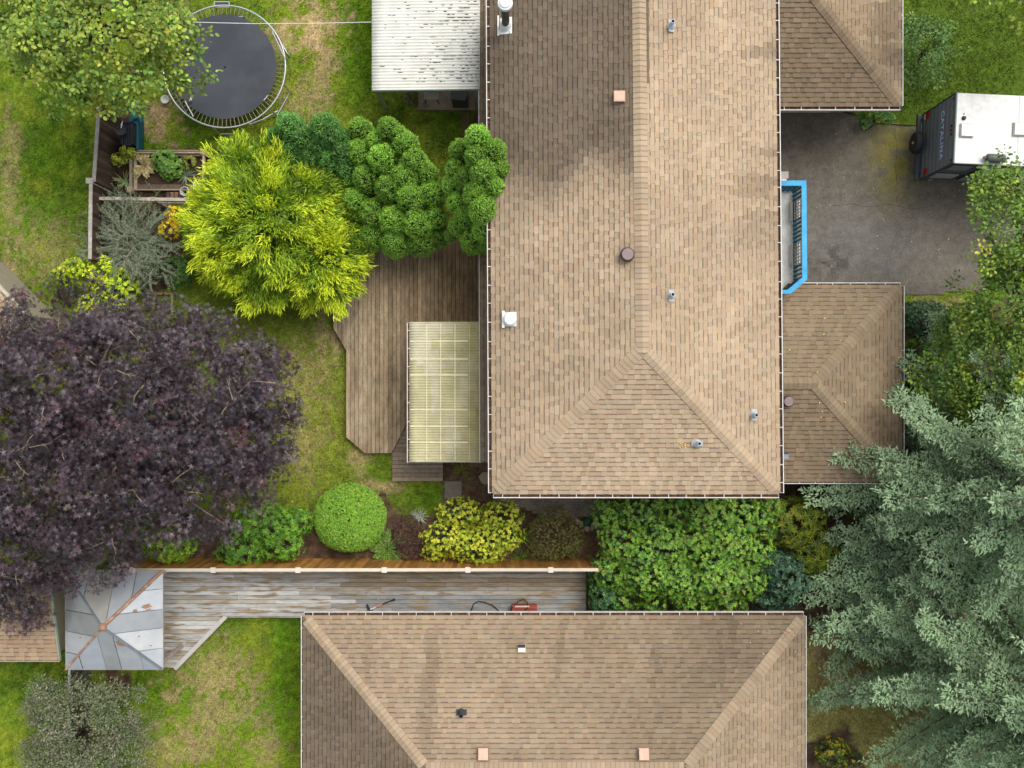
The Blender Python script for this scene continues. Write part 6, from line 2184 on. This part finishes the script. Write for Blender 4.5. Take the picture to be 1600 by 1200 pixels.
# ---- grey arching shrub by the fence
def arching(label, px, py, n, L, cols, twigc):
    c = W(px, py, .2)
    root = empty('cotoneaster_shrub', (c.x, c.y, 0), label, 'shrub')
    fo = Fol(); mb = MB()
    for i in range(n):
        az = random.uniform(0, 6.283)
        l = L * random.uniform(.45, 1.15) * (1 + .25 * math.cos(az - 2.2))
        d = np.array([math.cos(az), math.sin(az), 0]); s = np.array([-d[1], d[0], 0])
        m = int(l / .045)
        tt = np.linspace(.08, 1, m)
        bend = random.uniform(-.6, .6)
        h = random.uniform(.7, 1.6)
        o_ = np.array([random.gauss(0, .32), random.gauss(0, .30), 0])
        P = np.array([c.x, c.y, .2]) + o_ + d * (l * tt * .85)[:, None] + s * (bend * l * tt ** 2)[:, None] + np.array([0, 0, 1.]) * (h * (tt * 1.9 - tt ** 2 * 1.2))[:, None]
        mb.tube([Vector(p) for p in P[::4]], [.014 - .010 * k_ / max(1, len(P[::4]) - 1) for k_ in range(len(P[::4]))], 4, twigc)
        for sg in (-1, 1):
            fo.add(P + rng.normal(0, .012, (m, 3)), s[None] * sg + d[None] * .7 + rng.normal(0, .3, (m, 3)), np.tile([0, 0, 1.], (m, 1)) + rng.normal(0, .5, (m, 3)), rng.uniform(.035, .06, m), rng.uniform(.015, .025, m), T_DIAM, pal(cols, m, .25))
        for b_i in range(4):
            q = random.uniform(.35, .95)
            p0 = P[int(q * (m - 1))]
            dd = d + s * random.uniform(-.9, .9) + np.array([0, 0, random.uniform(-.1, .3)])
            m2 = 9
            t2 = np.linspace(0, 1, m2)[:, None]
            Q = p0 + dd * t2 * random.uniform(.2, .5)
            mb.tube([Vector(Q[0]), Vector(Q[-1])], [.006, .002], 4, twigc)
            for sg in (-1, 1):
                fo.add(Q, np.cross(dd, [0, 0, 1.])[None] * sg + dd[None] * .7 + rng.normal(0, .3, (m2, 3)), np.tile([0, 0, 1.], (m2, 1)) + rng.normal(0, .5, (m2, 3)), .06, .024, T_DIAM, pal(cols, m2, .25))
    fo.build('crown', M['leaf'], root)
    mb.build('stems', M['plain'], root)
    return root


arching('grey green shrub of long arching twigs in the fence corner', 224, 388, 150, 1.35, [((.115, .150, .095), 3), ((.085, .115, .070), 3), ((.17, .20, .14), 1.5), ((.06, .10, .03), 1)], (.36, .33, .25))
lobes = [lob(150, 425, .8, 50, .7, 26), lob(180, 450, .8, 35, .6, 32), lob(110, 430, .6, 22, .5, 20), lob(160, 480, .7, 40, .5, 25)]
dome_shrub('lime_shrub', 'vivid lime yellow shrub above the purple tree canopy', lobes, 760, 8, .075, .45, [((.36, .44, .02), 3), ((.46, .50, .03), 2), ((.22, .32, .02), 2)], (150, 440), under=[((.10, .16, .015), 1)], spread=.5)
lobes = [lob(278, 425, .4, 24, .4, 24), lob(205, 452, .3, 26, .3, 14)]
dome_shrub('low_shrub', 'small dark green shrub at the foot of the golden conifer', lobes, 220, 7, .09, .35, [((.045, .11, .025), 3), ((.07, .15, .03), 2)], (270, 430), under=[((.02, .05, .012), 1)])

# ---- grey bush bottom left
z = 1.9
lobes = [lob(135, 1130, z, 80, 1.3, 65), lob(90, 1100, z - .3, 48, 1.0, 42), lob(185, 1110, z - .3, 52, 1.0, 46), lob(130, 1190, z - .1, 85, 1.2, 50), lob(80, 1160, z - .4, 40, .9, 50), lob(205, 1170, z - .4, 36, .9, 45)]
broadleaf('grey_bush', 'large grey green bush with pinkish tips behind the gazebo', 'shrub', (135, 1140), lobes, 520, .24, 40, .085, T_DIAM, [((.095, .118, .055), 4), ((.068, .088, .038), 3), ((.15, .15, .10), 1.6), ((.14, .10, .085), .9), ((.17, .18, .13), .6)], .07, tips=16, shell=.6, clump_var=.22, flat=.7, aspect=.5, jit=.25)

# ---- shrubs by the garage wing and driveway
z = 1.5
lobes = [lob(1432, 95, z, 38, 1.2, 42), lob(1465, 55, z - .3, 16, .5, 16), lob(1470, 110, z - .8, 14, .4, 20), lob(1425, 45, z - .3, 12, .5, 12), lob(1420, 130, z - .3, 30, .9, 25), lob(1455, 70, z - .2, 26, .8, 26), lob(1425, 60, z - .2, 22, .7, 22)]
broadleaf('dogwood_shrub', 'bushy green shrub at the outer corner of the garage wing', 'shrub', (1432, 100), lobes, 150, .20, 30, .10, T_OVAL, [((.065, .130, .026), 4), ((.10, .17, .036), 2), ((.042, .092, .022), 3), ((.17, .21, .07), .5)], .05, tips=14, shell=.4, clump_var=.3, aspect=.5, lump=.7)
lobes = [lob(1362, 178, .5, 18, .4, 10), lob(1380, 186, .5, 14, .4, 8), lob(1352, 193, .3, 7, .2, 8)]
dome_shrub('hosta_plant', 'small leafy plant under the garage eave by the black hose', lobes, 60, 7, .13, .5, [((.10, .19, .05), 3), ((.05, .12, .03), 2)], (1365, 182), cat='plant')
lobes = [lob(1445, 500, .9, 38, .8, 28), lob(1420, 490, .8, 18, .6, 18), lob(1465, 520, .7, 20, .6, 16)]
dome_shrub('evergreen_shrub', 'dark green small leaved shrub at the driveway side of the wing', lobes, 900, 7, .075, .4, [((.035, .085, .040), 3), ((.055, .115, .05), 2), ((.08, .14, .06), 1)], (1442, 502), under=[((.018, .04, .016), 1)], matl='glossy_leaf')
lobes = [lob(1440, 555, .8, 36, .7, 30), lob(1450, 590, .7, 32, .6, 26), lob(1465, 572, .7, 26, .6, 24)]
dome_shrub('bright_shrub', 'vivid green shrub beside the wing just above the spruce tip', lobes, 800, 8, .08, .22, [((.085, .20, .012), 3), ((.12, .25, .015), 2), ((.05, .13, .012), 2)], (1448, 570), under=[((.03, .075, .01), 1)])
lobes = [lob(1490, 640, .6, 40, .5, 40), lob(1560, 740, .6, 60, .5, 60), lob(1480, 705, .5, 36, .4, 30)]
dome_shrub('ground_shrub', 'shaded green undergrowth between spruce and roadside tree', lobes, 420, 7, .12, .4, [((.05, .085, .02), 3), ((.08, .12, .025), 2)], (1520, 690), under=[((.02, .04, .012), 1)])
lobes = [lob(1300, 1175, .5, 28, .4, 22), lob(1330, 1190, .5, 20, .4, 16)]
dome_shrub('yellow_shrub', 'small yellow and green shrub below the spruce by the gutter', lobes, 240, 7, .08, .4, [((.09, .14, .02), 3), ((.36, .30, .02), 2), ((.05, .09, .02), 2)], (1308, 1180), under=[((.02, .04, .012), 1)])
lobes = [lob(642, 152, .3, 10, .3, 14)]
dome_shrub('patio_plant', 'scraggly plant at the left edge of the patio', lobes, 46, 6, .10, .4, [((.10, .13, .03), 2), ((.12, .08, .05), 2)], (642, 154), cat='plant')

# ---- vegetables in the raised bed
fronds('tomato_plant', 'dried pale straw coloured plant in the raised bed', 226, 260, 34, .42, .09, [((.48, .38, .20), 3), ((.34, .28, .12), 2), ((.20, .22, .06), 1)], z=.22, leafy=True, rise=.8, cat='plant')
lobes = [lob(258, 252, .5, 18, .3, 15), lob(270, 262, .45, 14, .3, 13), lob(264, 272, .35, 10, .2, 8)]
dome_shrub('squash_plant', 'lush green squash plant in the middle of the raised bed', lobes, 130, 6, .13, .7, [((.10, .20, .035), 3), ((.15, .26, .05), 2), ((.06, .13, .03), 1)], (262, 260), cat='plant')
fronds('leek_plant', 'grey green spiky plant at the right of the raised bed', 292, 276, 40, .36, .04, [((.26, .34, .22), 3), ((.16, .24, .13), 2)], z=.22, leafy=False, rise=.8, cat='plant')
lobes = [lob(297, 254, .35, 11, .2, 10)]
dome_shrub('herb_plant', 'small yellowish herb near the raised bed corner post', lobes, 46, 6, .07, .5, [((.18, .21, .04), 3), ((.26, .24, .05), 1)], (297, 256), cat='plant')
lobes = [lob(186, 250, .5, 10, .3, 10), lob(200, 238, .5, 11, .3, 9)]
dome_shrub('chard_plant', 'yellow green plant outside the raised bed by the fence', lobes, 60, 6, .10, .6, [((.26, .28, .03), 3), ((.15, .2, .03), 2)], (193, 246), cat='plant')
fronds('corn_plant', 'long drooping pale green leaves along the raised bed side', 198, 285, 20, .50, .07, [((.24, .31, .13), 3), ((.13, .20, .05), 2), ((.38, .34, .2), 1)], z=.25, leafy=False, rise=.9, cat='plant')

# ---- fallen leaves on roofs and lawn
fo = Fol()
pts = []
def scat(px, py, rx, ry, n, slope_o, slope_n, cols, size=.05):
    for _ in range(n):
        p = on_roof(px + random.gauss(0, rx), py + random.gauss(0, ry), 0, slope_o, slope_n) + Vector(slope_n) * .045
        pts.append((p, slope_n, cols, size))
scat(1068, 693, 3, 2.5, 16, se_, nS, [((.55, .40, .10), 1), ((.45, .30, .10), 1)], .05)
scat(1195, 995, 26, 12, 46, s_ne, nN, [((.20, .12, .06), 2), ((.06, .045, .03), 3), ((.5, .4, .3), 1)], .045)
scat(1238, 1010, 7, 20, 40, s_ne, nE2, [((.10, .06, .035), 3), ((.22, .13, .07), 1)], .045)
scat(1300, 560, 50, 40, 8, a_, nE, [((.5, .40, .05), 1)], .06)
scat(1262, 520, 25, 25, 4, a_, nN, [((.5, .38, .05), 1)], .06)
scat(1285, 640, 10, 10, 3, b_, nS, [((.55, .48, .08), 1)], .06)
scat(920, 250, 60, 120, 8, sw, nW, [((.08, .06, .05), 1)], .04)
scat(1130, 350, 40, 180, 10, se_, nE, [((.5, .42, .12), 1), ((.12, .08, .06), 2)], .04)
for (px, py, rx, ry, n_l) in ((1400, 330, 110, 80, 60), (1480, 300, 60, 60, 40), (1340, 190, 40, 10, 14), (470, 640, 40, 90, 30), (250, 120, 60, 50, 30), (420, 560, 60, 60, 24), (680, 560, 60, 60, 12), (500, 920, 200, 18, 26)):
    for _ in range(n_l):
        p = W(px + random.gauss(0, rx), py + random.gauss(0, ry), .05)
        if abs(p.x) < 18: pts.append((p + Vector((0, 0, .22 if 880 < py < 960 or px == 680 else 0)), Vector((0, 0, 1)), [((.40, .32, .06), 2), ((.22, .13, .06), 2), ((.45, .40, .22), 1)], .055))
for (p, nn, cols, size) in pts:
    d = rdir(1)
    fo.add([list(p)], d, np.array([list(nn)]) + rdir(1) * .3, size * random.uniform(.7, 1.3), size * .7, T_DIAM, pal(cols, 1))
tag(fo.build('fallen_leaves', M['leaf'], None), 'scattered dry leaves lying on the shingle roofs', 'leaves', kind='stuff')

# ---- cracks in the driveway
drv = bpy.data.objects['driveway']
for path in ([(1300, 322), (1330, 318), (1352, 323), (1385, 319), (1420, 326), (1470, 322)], [(1398, 200), (1402, 230), (1399, 262), (1404, 300), (1401, 318)], [(1262, 402), (1285, 410), (1310, 404), (1332, 415)]):
    mb = MB()
    fine_ = []
    for (a0, b0), (a1, b1) in zip(path[:-1], path[1:]):
        for t in np.linspace(0, 1, 6)[:-1]:
            fine_.append(W(a0 + (a1 - a0) * t + random.gauss(0, .8), b0 + (b1 - b0) * t + random.gauss(0, .8), .03))
    for p_, q_ in zip(fine_[:-1], fine_[1:]):
        d_ = (q_ - p_).normalized(); n_ = Vector((-d_.y, d_.x, 0)) * random.uniform(.003, .007)
        mb.face([p_ - n_, q_ - n_, q_ + n_, p_ + n_], (.035, .032, .026))
    mb.build('crack', M['plain'], drv)
